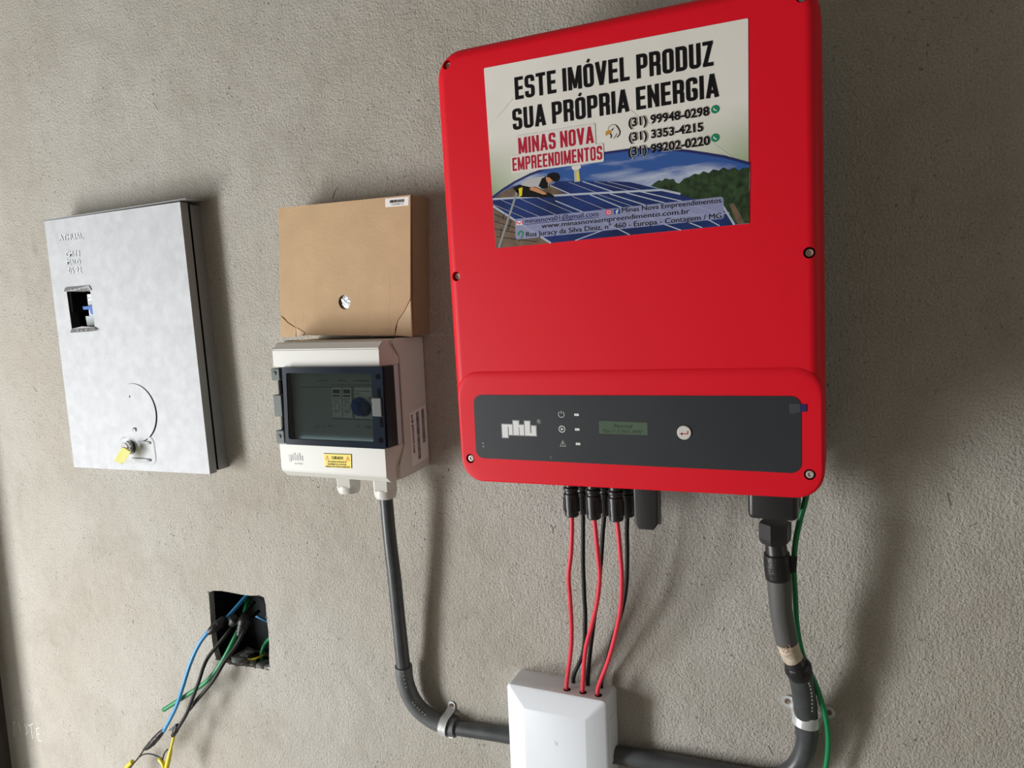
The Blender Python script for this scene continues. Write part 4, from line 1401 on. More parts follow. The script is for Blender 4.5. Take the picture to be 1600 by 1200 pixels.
# ---- printed sticker
SY = .1672
sq = rounded([(-0.3918,0.0604),(-0.1026,0.0664),(-0.1015,0.2685),(-0.3966,0.2669)], .0012, 2)
bm = NB()
prism(bm, sq, -.1658, -.1664)
M_sheet = paper_print_material()
stk = obj('advert_sticker', bm, M_sheet, inv, label='white printed sticker with solar roof picture and lettering')
y1_, y2_, y3_, y4_, y5_, y6_ = -.16645, -.16652, -.16659, -.16666, -.16673, -.16680
poly_print('printed_sky', [[(-0.3930,0.1188),(-0.3784,0.1270),(-0.3633,0.1336),(-0.3436,0.1403),(-0.3213,0.1451),(-0.3001,0.1505),(-0.2818,0.1527),(-0.2550,0.1538),(-0.2260,0.1539),(-0.2007,0.1516),(-0.1808,0.1486),(-0.1620,0.1444),(-0.1435,0.1397),(-0.1253,0.1344),(-0.1011,0.1253),(-0.1023,0.0664),(-0.3918,0.0604)]], y1_, sky_print_material(), stk)
bm = NB()
ribbon(bm, [(-0.3930,0.1195),(-0.3784,0.1277),(-0.3633,0.1343),(-0.3436,0.1410),(-0.3212,0.1461),(-0.3001,0.1512),(-0.2818,0.1537),(-0.2550,0.1545),(-0.2260,0.1549),(-0.2007,0.1529),(-0.1808,0.1497),(-0.1619,0.1457),(-0.1434,0.1408),(-0.1253,0.1357),(-0.1015,0.1263)], .0026, lambda u, v: Vector((u, y5_, v)))
print_obj('printed_arc', bm, M_navy, stk)
poly_print('printed_trees', [[(-0.2037,0.1142),(-0.1994,0.1172),(-0.1952,0.1194),(-0.1911,0.1183),(-0.1883,0.1207),(-0.1835,0.1189),(-0.1794,0.1192),(-0.1767,0.1149),(-0.1733,0.1139),(-0.1678,0.1186),(-0.1624,0.1194),(-0.1570,0.1222),(-0.1523,0.1210),(-0.1477,0.1238),(-0.1424,0.1213),(-0.1378,0.1247),(-0.1319,0.1228),(-0.1273,0.1255),(-0.1222,0.1224),(-0.1164,0.1244),(-0.1120,0.1207),(-0.1075,0.1228),(-0.1015,0.1227),(-0.1023,0.0667),(-0.1157,0.0664),(-0.1285,0.0865),(-0.1722,0.1011),(-0.1885,0.1080)]], y2_, M_tree, stk)
for q_ in [[(-0.3927,0.1173),(-0.3854,0.1218),(-0.3752,0.1267),(-0.3602,0.1304),(-0.3361,0.1301),(-0.3080,0.1266),(-0.2790,0.1258),(-0.2794,0.1132),(-0.3927,0.1176)], [(-0.3924,0.1091),(-0.3511,0.0813),(-0.3215,0.0616),(-0.3918,0.0604)], [(-0.1220,0.0879),(-0.1174,0.0881),(-0.1061,0.0665),(-0.1138,0.0663)]]:
    poly_print('printed_roof', [q_], y2_ - .00003, M_roof, stk)
poly_print('printed_solar_panels', [[(-0.3926,0.1165),(-0.2794,0.1122),(-0.1920,0.1083),(-0.1722,0.1018),(-0.1285,0.0859),(-0.1145,0.0663),(-0.3215,0.0617),(-0.3510,0.0827),(-0.3925,0.1102)], [(-0.3197,0.1263),(-0.3110,0.1301),(-0.2413,0.1227),(-0.2269,0.1206),(-0.1920,0.1090),(-0.2794,0.1132),(-0.3015,0.1153)]], y3_, M_solar, stk)
lines_print('printed_rail', [[(-0.3926,0.1176),(-0.2794,0.1130),(-0.1920,0.1089),(-0.1722,0.1028)], [(-0.3925,0.1095),(-0.3511,0.0813),(-0.3215,0.0616)], [(-0.1285,0.0865),(-0.1170,0.0662)]], .0022, y4_, M_rail, stk)
lines_print('printed_rail', [[(-0.3141,0.1086),(-0.2801,0.0925),(-0.2428,0.0722),(-0.2285,0.0642)], [(-0.2727,0.1115),(-0.2363,0.0940),(-0.1893,0.0722),(-0.1722,0.0648)], [(-0.2497,0.1102),(-0.2119,0.0952),(-0.1686,0.0746),(-0.1499,0.0658)], [(-0.2315,0.1097),(-0.1902,0.0953),(-0.1418,0.0725),(-0.1320,0.0664)], [(-0.2165,0.1097),(-0.1730,0.0958),(-0.1286,0.0773)], [(-0.2808,0.1267),(-0.2438,0.1112)], [(-0.3197,0.1263),(-0.2961,0.1145)], [(-0.3509,0.0857),(-0.2173,0.0806),(-0.1221,0.0788)], [(-0.2919,0.0624),(-0.2390,0.0768)]], .0011, y4_, M_rail, stk)
lines_print('printed_cell_line', [[(-0.3815,0.1155),(-0.3503,0.1003),(-0.3067,0.0793)], [(-0.3569,0.1147),(-0.3186,0.0954),(-0.2874,0.0792)], [(-0.3368,0.1143),(-0.2983,0.0958),(-0.2685,0.0806)], [(-0.2939,0.1118),(-0.2568,0.0944),(-0.2245,0.0771)], [(-0.2637,0.1111),(-0.2241,0.0943),(-0.1892,0.0783)], [(-0.2972,0.1277),(-0.2637,0.1124)], [(-0.2670,0.1253),(-0.2272,0.1110)], [(-0.2522,0.1238),(-0.2130,0.1104)], [(-0.3917,0.1112),(-0.3538,0.0932),(-0.3148,0.0720)]], .0004, y4_, M_logo_grey, stk)
lines_print('printed_tile_line', [[(-0.3923,0.1001),(-0.3703,0.0902)], [(-0.3919,0.0919),(-0.3609,0.0806)], [(-0.3915,0.0829),(-0.3467,0.0721)], [(-0.3911,0.0739),(-0.3389,0.0643)], [(-0.3781,0.1004),(-0.3818,0.0918)], [(-0.3703,0.0902),(-0.3749,0.0802)], [(-0.3831,0.0830),(-0.3853,0.0720)], [(-0.3585,0.0789),(-0.3616,0.0658)]], .0006, y4_, M_black_print, stk)
# the man kneeling on the roof, in the printed picture
poly_print('printed_worker_shirt', [[(-0.3554,0.1292),(-0.3536,0.1333),(-0.3454,0.1361),(-0.3342,0.1371),(-0.3271,0.1371),(-0.3241,0.1347),(-0.3203,0.1293),(-0.3221,0.1259),(-0.3285,0.1222),(-0.3378,0.1267),(-0.3475,0.1262)]], y5_, M_shirt, stk)
poly_print('printed_worker_vest', [[(-0.3295,0.1352),(-0.3248,0.1362),(-0.3219,0.1294),(-0.3229,0.1238),(-0.3293,0.1230),(-0.3339,0.1270)]], y5_ - .00004, M_black_print, stk)
poly_print('printed_worker_skin', [[(-0.3434,0.1272),(-0.3363,0.1251),(-0.3263,0.1191),(-0.3240,0.1167),(-0.3287,0.1168),(-0.3381,0.1209),(-0.3452,0.1238)], [(-0.3248,0.1347),(-0.3224,0.1373),(-0.3178,0.1354),(-0.3164,0.1310),(-0.3204,0.1286),(-0.3234,0.1303)]], y6_, M_skin, stk)
poly_print('printed_worker_cap', [[(-0.3240,0.1361),(-0.3215,0.1394),(-0.3160,0.1402),(-0.3106,0.1390),(-0.3077,0.1351),(-0.3086,0.1309),(-0.3133,0.1293),(-0.3171,0.1318),(-0.3201,0.1350)]], y6_ - .00004, M_black_print, stk)
poly_print('printed_worker_trousers', [[(-0.3661,0.1280),(-0.3586,0.1309),(-0.3442,0.1266),(-0.3381,0.1209),(-0.3287,0.1172),(-0.3193,0.1156),(-0.3148,0.1123),(-0.3568,0.1165)], [(-0.3271,0.1177),(-0.3224,0.1187),(-0.3147,0.1137),(-0.3195,0.1127)]], y5_, M_black_print, stk)
poly_print('printed_worker_tool', [[(-0.3588,0.1266),(-0.3539,0.1275),(-0.3551,0.1182),(-0.3584,0.1171)]], y6_, M_warn, stk)
lines_print('printed_hose', [[(-0.3605,0.1245),(-0.3670,0.1090),(-0.3762,0.0877),(-0.3876,0.0609)]], .0026, y5_, M_grey_out, stk)
poly_print('printed_chimney', [[(-0.2906,0.1404),(-0.2845,0.1404),(-0.2835,0.1270),(-0.2903,0.1270)]], y5_, M_shirt, stk)
poly_print('printed_chimney_cap', [[(-0.2931,0.1448),(-0.2824,0.1451),(-0.2822,0.1416),(-0.2853,0.1401),(-0.2913,0.1401),(-0.2928,0.1420)]], y6_, M_halo, stk)
poly_print('printed_chimney_stripe', [[(-0.2876,0.1379),(-0.2853,0.1381),(-0.2846,0.1278),(-0.2872,0.1277)]], y6_, M_warn, stk)
bm = NB()
flat(bm, rounded([(-0.3652,0.0685),(-0.1273,0.0733),(-0.1277,0.0959),(-0.3653,0.0923)], .003, 4), -.16685)
print_obj('address_band', bm, M_band, stk)
# lettering
yt = -.1667
LN = [('ESTE IMÓVEL PRODUZ', (-0.3585,-0.1667,0.2258), (-0.1360,-0.1667,0.2282), (-0.3588,-0.1667,0.2506), M_black_print),
      ('SUA PRÓPRIA ENERGIA', (-0.3629,-0.1667,0.1925), (-0.1311,-0.1667,0.1967), (-0.3632,-0.1667,0.2161), M_black_print)]
for s, a, b, c, m_ in LN:
    poster_text('headline_lettering', s, a, b, c, m_, stk, 0)
for s, a, b, c in (('MINAS NOVA', (-0.3569,-0.1668,0.1651), (-0.2663,-0.1668,0.1668), (-0.3571,-0.1668,0.1831)), ('EMPREENDIMENTOS', (-0.3653,-0.1668,0.1468), (-0.2569,-0.1668,0.1480), (-0.3654,-0.1668,0.1617))):
    fn = affine(a, b, c)
    ends = (-.025, 1.025) if len(s) < 12 else (-.018, 1.015)
    q = [fn(ends[0], -.16), fn(ends[1], -.16), fn(ends[1], 1.16), fn(ends[0], 1.16)]
    bm = NB()
    flat(bm, rounded([(v.x, v.z) for v in q], .0018, 3), -.16690 - (.00004 if len(s) > 12 else 0))
    print_obj('company_lettering_outline', bm, M_halo, stk)
    poster_text('company_lettering', s, a, b, c, M_red_print, stk, -.0002)
for s, a, b, c in (('(31) 99948-0298', (-0.2266,-0.1670,0.1790), (-0.1408,-0.1670,0.1797), (-0.2269,-0.1670,0.1874)), ('(31) 3353-4215', (-0.2267,-0.1670,0.1637), (-0.1473,-0.1670,0.1647), (-0.2270,-0.1670,0.1719)), ('(31) 99202-0220', (-0.2275,-0.1670,0.1483), (-0.1406,-0.1670,0.1501), (-0.2277,-0.1670,0.1568))):
    text('phone_outline', s, a, b, c, M_halo, stk, 0, bold=.06)
    text('phone_lettering', s, a, b, c, M_black_print, stk, -.0001, bold=.034)
for c in ((-0.1349,-0.1668,0.1847), (-0.1353,-0.1668,0.1562)):
    bm = NB()
    flat(bm, disc_pts((c[0], c[2]), .0042, 20), c[1])
    print_obj('phone_badge', bm, M_wa, stk)
    bm = NB()
    pr(bm, [(c[0] - .0015, c[2] + .0015), (c[0] - .0008, c[2] - .0006), (c[0] + .0016, c[2] - .0014)], .0011, c[1] - .0001)
    print_obj('phone_glyph', bm, M_halo, stk)
# eagle emblem
poly_print('emblem_head', [[(-0.2498,0.1771),(-0.2494,0.1804),(-0.2475,0.1826),(-0.2445,0.1836),(-0.2417,0.1832),(-0.2388,0.1811),(-0.2368,0.1782),(-0.2361,0.1747),(-0.2370,0.1714),(-0.2399,0.1687),(-0.2443,0.1682),(-0.2479,0.1690),(-0.2500,0.1717)]], -.1667, M_halo, stk)
bm = NB()
pr(bm, [(-0.2497,0.1791),(-0.2482,0.1820),(-0.2452,0.1834),(-0.2416,0.1832),(-0.2388,0.1808)], .0005, -.1668)
pr(bm, [(-0.2402,0.1820),(-0.2381,0.1790),(-0.2365,0.1754),(-0.2369,0.1721),(-0.2399,0.1697)], .0011, -.1668)
pr(bm, [(-0.2397,0.1738),(-0.2413,0.1712),(-0.2435,0.1688)], .0007, -.1668)
pr(bm, [(-0.2477,0.1748),(-0.2459,0.1725),(-0.2467,0.1695)], .0014, -.1668)
flat(bm, [(-0.2461,0.1783),(-0.2439,0.1797),(-0.2424,0.1810),(-0.2439,0.1784),(-0.2447,0.1771)], -.1668)
print_obj('emblem_outline', bm, M_black_print, stk)
poly_print('emblem_beak', [[(-0.2490,0.1787),(-0.2461,0.1776),(-0.2455,0.1752),(-0.2484,0.1742),(-0.2510,0.1735),(-0.2514,0.1722),(-0.2529,0.1747),(-0.2520,0.1774)]], -.16685, M_beak, stk)
# address lines
for s, a, b, c, m_, bd in (('minasnova01@gmail.com', (-0.3525,-0.1670,0.0863), (-0.2636,-0.1670,0.0872), (-0.3527,-0.1670,0.0916), M_navy, .0), ('Minas Nova Empreendimentos', (-0.2364,-0.1670,0.0887), (-0.1299,-0.1670,0.0900), (-0.2367,-0.1670,0.0938), M_black_print, .0), ('www.minasnovaempreendimento.com.br', (-0.3322,-0.1670,0.0791), (-0.1628,-0.1670,0.0817), (-0.3323,-0.1670,0.0842), M_black_print, .0), ('Rua Juracy da Silva Diniz, n° 460 - Europa - Contagem / MG', (-0.3518,-0.1670,0.0708), (-0.1299,-0.1670,0.0740), (-0.3519,-0.1670,0.0762), M_black_print, .0)):
    text('address_lettering', s, a, b, c, m_, stk, -.0001, bold=bd)
lines_print('mail_underline', [[(-0.3525,0.0850),(-0.2636,0.0859)]], .0006, -.1671, M_navy, stk)
poly_print('mail_icon', [[(-0.3642,0.0848),(-0.3552,0.0850),(-0.3554,0.0897),(-0.3644,0.0894)]], -.1670, M_white, stk)
lines_print('mail_icon_fold', [[(-0.3638,0.0852),(-0.3638,0.0890),(-0.3598,0.0863),(-0.3556,0.0892),(-0.3556,0.0853)]], .0012, -.1671, M_insta, stk)
poly_print('photo_icon', [rounded([(-0.2551,0.0874),(-0.2475,0.0875),(-0.2477,0.0931),(-0.2553,0.0930)], .0015, 3)], -.1670, M_insta, stk)
lines_print('photo_icon_ring', [[(-0.2532,0.0889),(-0.2495,0.0889),(-0.2495,0.0916),(-0.2532,0.0916),(-0.2532,0.0889)]], .0007, -.1671, M_halo, stk)
poly_print('social_icon', [[(-0.2458,0.0876),(-0.2385,0.0876),(-0.2387,0.0932),(-0.2460,0.0931)]], -.1670, M_fb, stk)
text('social_letter', 'f', (-0.2436,-0.1671,0.0879), (-0.2403,-0.1671,0.0880), (-0.2435,-0.1671,0.0921), M_halo, stk, 0, bold=.03)
bm = NB()
c = (-0.3585,-0.1670,0.0745)
pr(bm, [(c[0] + .0030 * math.cos(a), c[2] + .0030 * math.sin(a)) for a in [k * math.pi / 8 - .3 for k in range(11)]], .0018, -.1670)
pr(bm, [(c[0] + .0024, c[2] - .0015), (c[0], c[2] - .0052)], .0016, -.1670)
print_obj('map_pin_icon', bm, M_wa, stk)
bm = NB()
for q in ([(-0.3833,0.2099),(-0.3722,0.2184),(-0.3612,0.2283)], [(-0.2248,0.1968),(-0.2145,0.1867),(-0.2008,0.1776)], [(-0.1374,0.1506),(-0.1246,0.1394),(-0.1150,0.1306)]):
    ribbon(bm, q, .0008, lambda u, v: Vector((u, -.16665, v)))
print_obj('film_wrinkle', bm, M_halo, stk)

for o in [stk] + list(stk.children):
    o.data.transform(Matrix.Translation((0, -.0026, 0)))
# ---- underside: plugs, terminal block
def plug(bm, r=.0100):
    lathe(bm, [(r * .80, .030), (r * .80, .010), (r, .008), (r, .0055), (r * .86, .004), (r * .86, .0015), (r, 0), (r * 1.0, -.014), (r * .90, -.0285), (r * .74, -.0300), (r * .3, -.0300)], 22)
    for k in range(8):
        a = 2 * math.pi * k / 8 + .2
        res = bmesh.ops.create_cube(bm, size=1)
        R_ = Matrix.Rotation(a, 4, 'Z')
        for v in res['verts']:
            v.co = R_ @ Vector((r * 1.0 + v.co.x * .0012, v.co.y * .0022, -.014 + v.co.z * .018))
bm = NB()
plug(bm)
front = [(-0.3332,-0.1000,-0.2512), (-0.3036,-0.1000,-0.2521), (-0.2742,-0.1000,-0.2522)]
rear = [(-0.3356,-0.0500,-0.2614), (-0.3047,-0.0500,-0.2611), (-0.2737,-0.0500,-0.2608)]
pz = [p[2] for p in front]
p0 = obj('cable_plug', bm, M_blackpl, inv, 'auto', loc=front[0])
for p in front[1:] + rear:
    like(p0, p, inv)
bm = NB()
box(bm, -.395, -.20, -.118, -.032, IC.y - IHH - .004, IC.y - IHH + .012, .002)
obj('connector_rail', bm, M_blackpl, inv, label='dark metal strip holding the cable plugs')
# terminal cover and its nut
tcq = [(-0.1144,-0.2372),(-0.0569,-0.2355),(-0.0596,-0.2620),(-0.1118,-0.2618)]
bm = NB()
tz0 = (-0.0840,-0.1180,-0.2618)[2]
tx0, tx1 = (-0.1132,-0.1180,-0.2536)[0], (-0.0596,-0.1180,-0.2532)[0]
box(bm, tx0, tx1, -.118, -.050, tz0, IC.y - IHH + .010, .006)
obj('terminal_cover', bm, M_blackpl, inv, 'auto')
bm = NB()
nc = (-0.0865,-0.0850,-0.2730)
nr = 0.01875
lathe(bm, [(nr, 0), (nr, -.018), (nr * .93, -.0225), (nr * .80, -.0255)], 6)
obj('gland_nut', bm, M_blackpl, inv, loc=nc, rot=(0, 0, .35))

# dongle
dq = [(-0.2524,-0.2439),(-0.2212,-0.2434),(-0.2237,-0.2847),(-0.2286,-0.2912),(-0.2472,-0.2916),(-0.2519,-0.2854)]
dg_ = thing('wifi_dongle', 'matt black communication stick plugged under the red inverter', 'dongle', (-0.2389,-0.0850,-0.2479))
bm = NB()
x0_, x1_ = (-0.2521,-0.0980,-0.2617)[0], (-0.2223,-0.0980,-0.2595)[0]
z0_ = (-0.2383,-0.0980,-0.2916)[2]
ztop = IC.y - IHH + .008
prism(bm, [(x0_, ztop), (x0_, z0_ + .008), (x0_ + .006, z0_), (x1_ - .006, z0_), (x1_, z0_ + .008), (x1_, ztop)], -.078, -.098, .002)
obj('dongle_shell', bm, M_blackpl, dg_, 'auto')
bm = NB()
box(bm, x0_ + .0005, x1_ - .0005, -.080, -.076, z0_ + .003, ztop)
obj('dongle_back', bm, M_body, dg_)

# ================================================================== JUNCTION BOX (white, bottom)
jb = thing('junction_box', 'white plastic junction box with sloping-edged lid under the solar cables', 'junction box', (-.37, 0, -.80))
JF = .0457
jo = [(-0.4648,-0.5582),(-0.3135,-0.5576)]
jx0, jx1 = jo[0][0] - .0005, jo[1][0] + .0005
jz1 = (jo[0][1] + jo[1][1]) / 2
jz0 = -.80
bm = NB()
rings = []
def rr(ins, y, r):
    return [bm.verts.new((p[0], y, p[1])) for p in rounded([(jx0 + ins, jz0 + ins), (jx1 - ins, jz0 + ins), (jx1 - ins, jz1 - ins), (jx0 + ins, jz1 - ins)], r, 5)]
for ins, y, r in ((-.001, 0, .007), (0, -.030, .007), (0, -JF + .005, .007), (.001, -JF + .0018, .006), (.0035, -JF, .005), (.029, -JF - .0060, .002), (.0295, -JF - .0062, .002)):
    rings.append(rr(ins, y, r))
for a, b in zip(rings, rings[1:]):
    for k in range(len(a)):
        bm.faces.new((a[k], a[(k + 1) % len(a)], b[(k + 1) % len(a)], b[k]))
bm.faces.new(rings[-1])
bm.faces.new(rings[0])
obj('box_lid', bm, M_jbox, jb, 'auto')
bm = NB()
c = (-0.3890,-0.0525,-0.6322)
lathe(bm, [(.0035, 0), (.0032, .0004), (.0022, .0001), (.0005, .0001)], 20, 'y')
obj('moulding_dimple', bm, M_jbox, jb, True, loc=(c[0], -JF - .0062, c[2]))
bm = NB()
hs = [(-0.3749,-0.0330,-0.5564), (-0.3508,-0.0330,-0.5549), (-0.3280,-0.0330,-0.5537), (-0.3714,-0.0125,-0.5534), (-0.3501,-0.0125,-0.5565), (-0.3299,-0.0125,-0.5558)]
for h in hs:
    vs = [bm.verts.new((h[0] + .0052 * math.cos(a), h[1] + .0052 * math.sin(a), jz1 + .0003)) for a in [2 * math.pi * k / 16 for k in range(16)]]
    bm.faces.new(vs)
print_obj('cable_hole', bm, M_dark, jb)
bm = NB()
box(bm, jx1 - .001, jx1 + .0025, -.040, -.004, -.655, -.590, .001)
obj('conduit_knockout', bm, M_jbox, jb)

# ================================================================== CABLES from inverter to junction box
RC = 0.00298
def cable(name, pts, m, label, group):
    bm = NB()
    tube(bm, pts, RC, 12, 8)
    return tag(obj(name, bm, m, None, True), label, 'cable', group)
gR, gB = 'red solar cables', 'black solar cables'
def cpts(top, mid, hole):
    return [Vector((top[0], top[1], top[2] - .024))] + mid + [Vector((hole[0], hole[1], jz1 + .012)), Vector((hole[0] - .0005, hole[1], jz1 - .008))]
cable('red_cable', cpts(front[0], [(-0.3349,-0.0980,-0.3018),(-0.3388,-0.0940,-0.3334),(-0.3454,-0.0880,-0.3666),(-0.3482,-0.0780,-0.4060),(-0.3539,-0.0620,-0.4540),(-0.3611,-0.0500,-0.4928)], hs[0]), M_redcable, 'leftmost red solar cable from the inverter plugs to the white box', gR)
cable('red_cable', cpts(front[1], [(-0.3028,-0.0980,-0.2989),(-0.3021,-0.0940,-0.3297),(-0.3025,-0.0880,-0.3617),(-0.3098,-0.0800,-0.4003),(-0.3220,-0.0680,-0.4378),(-0.3381,-0.0520,-0.4836)], hs[1]), M_redcable, 'middle red solar cable from the inverter plugs to the white box', gR)
cable('red_cable', cpts(front[2], [(-0.2728,-0.0980,-0.2963),(-0.2723,-0.0940,-0.3267),(-0.2729,-0.0880,-0.3583),(-0.2783,-0.0780,-0.4014),(-0.2891,-0.0660,-0.4429),(-0.3061,-0.0500,-0.4932)], hs[2]), M_redcable, 'rightmost red solar cable from the inverter plugs to the white box', gR)
cable('black_cable', cpts(rear[0], [(-0.3366,-0.0500,-0.3164),(-0.3389,-0.0480,-0.3621),(-0.3408,-0.0420,-0.4100),(-0.3435,-0.0340,-0.4505),(-0.3521,-0.0240,-0.5032)], hs[3]), M_blkcable, 'leftmost black solar cable, behind the first two red ones', gB)
cable('black_cable', cpts(rear[1], [(-0.3086,-0.0500,-0.3139),(-0.3126,-0.0480,-0.3504),(-0.3201,-0.0420,-0.3983),(-0.3308,-0.0340,-0.4487),(-0.3422,-0.0220,-0.5026)], hs[4]), M_blkcable, 'middle black solar cable, mostly hidden behind the middle red one', gB)
cable('black_cable', cpts(rear[2], [(-0.2755,-0.0500,-0.3110),(-0.2766,-0.0480,-0.3467),(-0.2814,-0.0420,-0.3936),(-0.2913,-0.0360,-0.4333),(-0.3068,-0.0280,-0.4756),(-0.3204,-0.0180,-0.5199)], hs[5]), M_blkcable, 'rightmost black solar cable, behind the third red one', gB)

# ================================================================== LEFT CONDUIT: combiner box -> elbow -> junction box
ct = thing('conduit_run', 'dark grey rigid conduit from the cream box down and round to the white box', 'conduit', (-0.6522,-0.0300,-0.5693))
bm = NB()
tube(bm, [(-0.6475,-0.0550,-0.2806),(-0.6487,-0.0500,-0.3539),(-0.6490,-0.0440,-0.4168),(-0.6511,-0.0370,-0.4818),(-0.6526,-0.0290,-0.5741)], [0.00992, 0.01026, 0.01062, 0.01075, 0.01117], 24, 6)
obj('upper_pipe', bm, M_pipe, ct, 'auto')
bm = NB()
tube(bm, [(-0.6523,-0.0290,-0.5698),(-0.6532,-0.0270,-0.5901),(-0.6504,-0.0250,-0.6099),(-0.6443,-0.0225,-0.6284),(-0.6323,-0.0205,-0.6445),(-0.6165,-0.0185,-0.6554),(-0.5977,-0.0175,-0.6619),(-0.5805,-0.0175,-0.6643)], 0.01375, 24, 6)
el = obj('elbow', bm, M_elbow, ct, 'auto')
bm = NB()
for (u, v, w_, r_) in ():
    pass
for k, c in enumerate([(-0.6461,-0.0420,-0.5731),(-0.6448,-0.0420,-0.5792),(-0.6447,-0.0410,-0.5860),(-0.6440,-0.0400,-0.5927),(-0.6433,-0.0390,-0.5995),(-0.6346,-0.0360,-0.6249),(-0.6313,-0.0360,-0.6285),(-0.6275,-0.0350,-0.6326),(-0.6242,-0.0350,-0.6352),(-0.6192,-0.0340,-0.6390),(-0.6147,-0.0340,-0.6424)]):
    res = bmesh.ops.create_icosphere(bm, subdivisions=1, radius=.0010)
    for v in res['verts']:
        v.co = Vector((v.co.x, v.co.y * .3, v.co.z)) + Vector(c) + Vector((0, .0004, 0))
obj('moulded_marks', bm, M_scuff, el, stuff=True)
bm = NB()
tube(bm, [(-0.5848,-0.0160,-0.6650),(-0.5676,-0.0160,-0.6647),(-0.5338,-0.0160,-0.6626),(-0.5007,-0.0160,-0.6605),(-0.4738,-0.0160,-0.6595)], 0.01134, 24, 4)
obj('lower_pipe', bm, M_pipe, ct, 'auto')
bm = NB()
tube(bm, [(-0.5822,-0.0165,-0.6647),(-0.5765,-0.0165,-0.6646),(-0.5696,-0.0165,-0.6645)], 0.01434, 24, 3)
obj('elbow_collar', bm, M_elbow, ct, 'auto')

def clamp(name, centre, r, w_, ang, label, d_axis, group, rust):
    """saddle clamp: local x = pipe axis, tabs at +z/-z on the wall"""
    t = thing(name, label, 'pipe clamp', centre, group)
    t.rotation_euler = (0, ang, 0)
    bm = NB()
    prof = []
    n = 20
    ri, ro = r, r + .0013
    d = d_axis
    outer_ = [(ro + .006, -.0016), (ro + .0045, -.0016), (ro + .0012, -d * .55)] + [(ro * math.cos(math.pi * k / n), -d - ro * math.sin(math.pi * k / n)) for k in range(n + 1)] + [(-ro - .0012, -d * .55), (-ro - .0045, -.0016), (-ro - .006, -.0016)]
    inner_ = [(-ro - .006, -.0003), (-ri - .0045, -.0003), (-ri - .0012, -d * .55)] + [(-ri * math.cos(math.pi * k / n), -d - ri * math.sin(math.pi * k / n)) for k in range(n + 1)] + [(ri + .0012, -d * .55), (ri + .0045, -.0003), (ro + .006, -.0003)]
    pl = outer_ + inner_
    m = len(outer_)
    for i in range(m - 1):
        quad = [outer_[i], outer_[i + 1], inner_[m - 2 - i], inner_[m - 1 - i]]
        A = [bm.verts.new((-w_ / 2, q[1], q[0])) for q in quad]
        B_ = [bm.verts.new((w_ / 2, q[1], q[0])) for q in quad]
        bm.faces.new(A)
        bm.faces.new(B_[::-1])
        for k in range(4):
            bm.faces.new((A[(k + 1) % 4], A[k], B_[k], B_[(k + 1) % 4]))
    bmesh.ops.remove_doubles(bm, verts=bm.verts, dist=.00005)
    FLAT.add('strap')
    bmesh.ops.recalc_face_normals(bm, faces=bm.faces)
    o = obj('strap', bm, M_steel, t, loc=centre)
    o.location = (0, 0, 0)
    for sgn in (1, -1):
        bm = NB()
        zc = sgn * (ro + .009)
        tp = [(-w_ / 2, zc - sgn * .009), (w_ / 2, zc - sgn * .009)] + [(w_ / 2 * math.cos(math.pi * k / 8), zc + sgn * (w_ / 2) * math.sin(math.pi * k / 8)) for k in range(9)]
        if sgn < 0:
            tp = tp[::-1]
        prism(bm, tp, -.0004, -.0022)
        o = obj('tab', bm, M_steel, t, loc=centre)
        o.location = (0, 0, 0)
        bm = NB()
        lathe(bm, [(.0032, 0), (.0032, .0012), (.0026, .0018), (.0008, .0010)], 18, 'y')
        for v in bm.verts:
            v.co += Vector((0, -.0022, zc))
        o = obj('screw', bm, rust, t, 'auto', loc=centre)
        o.location = (0, 0, 0)
    return t
cl = (-0.5873,-0.0175,-0.6630)
clamp('pipe_clamp', (cl[0], 0, cl[2]), 0.01514, .013, .10, 'zinc saddle clamp holding the left conduit at its elbow', .0175, None, M_rust)

# ================================================================== RIGHT CONDUIT ASSEMBLY
ac = thing('ac_conduit', 'thick dark flexible conduit hanging from the right underside of the inverter', 'conduit', (-0.0689,-0.0500,-0.4301))
def part(name, pts, r, m, smooth='auto', n=24, sm=6, wob=0.0, label=None):
    bm = NB()
    tube(bm, pts, r, n, sm, wob=wob)
    return obj(name, bm, m, ac, smooth, label=label)
part('neck', [(-0.0866,-0.0850,-0.2900),(-0.0859,-0.0850,-0.2993),(-0.0845,-0.0850,-0.3131)], [0.01127, 0.01202, 0.01277], M_blackpl)
part('tape_sleeve', [(-0.0849,-0.0850,-0.3100),(-0.0843,-0.0840,-0.3227),(-0.0832,-0.0820,-0.3413)], [0.01449, 0.01506, 0.01543, 0.01543, 0.01468], M_tape, True, wob=.012, label='black tape wound round the top of the conduit')
bm = NB()
prism(bm, [(-0.0718,-0.3118),(-0.0619,-0.3123),(-0.0634,-0.3302),(-0.0704,-0.3341)], -.0865, -.0835)
obj('tape_end', bm, M_tape, ac)
part('foam_tube', [(-0.0828,-0.0820,-0.3389),(-0.0820,-0.0800,-0.3592),(-0.0812,-0.0770,-0.3801),(-0.0788,-0.0730,-0.4013),(-0.0753,-0.0680,-0.4255)], [0.01405, 0.01367, 0.01316, 0.01304, 0.01294], M_foam)
mt = part('masking_band', [(-0.0756,-0.0680,-0.4231),(-0.0723,-0.0650,-0.4369),(-0.0678,-0.0620,-0.4498)], [0.01278, 0.01220, 0.01165], M_masking, True, wob=.01, label='beige masking tape with faint brown pen marks')
bm = NB()
for q in ([(-0.0795,-0.4266),(-0.0781,-0.4328),(-0.0759,-0.4261)], [(-0.0752,-0.4252),(-0.0723,-0.4319)], [(-0.0759,-0.4333),(-0.0694,-0.4299)], [(-0.0723,-0.4223),(-0.0687,-0.4281)], [(-0.0738,-0.4369),(-0.0666,-0.4334)]):
    ribbon(bm, q, .0010, lambda u, v: Vector((u, -.0822, v)))
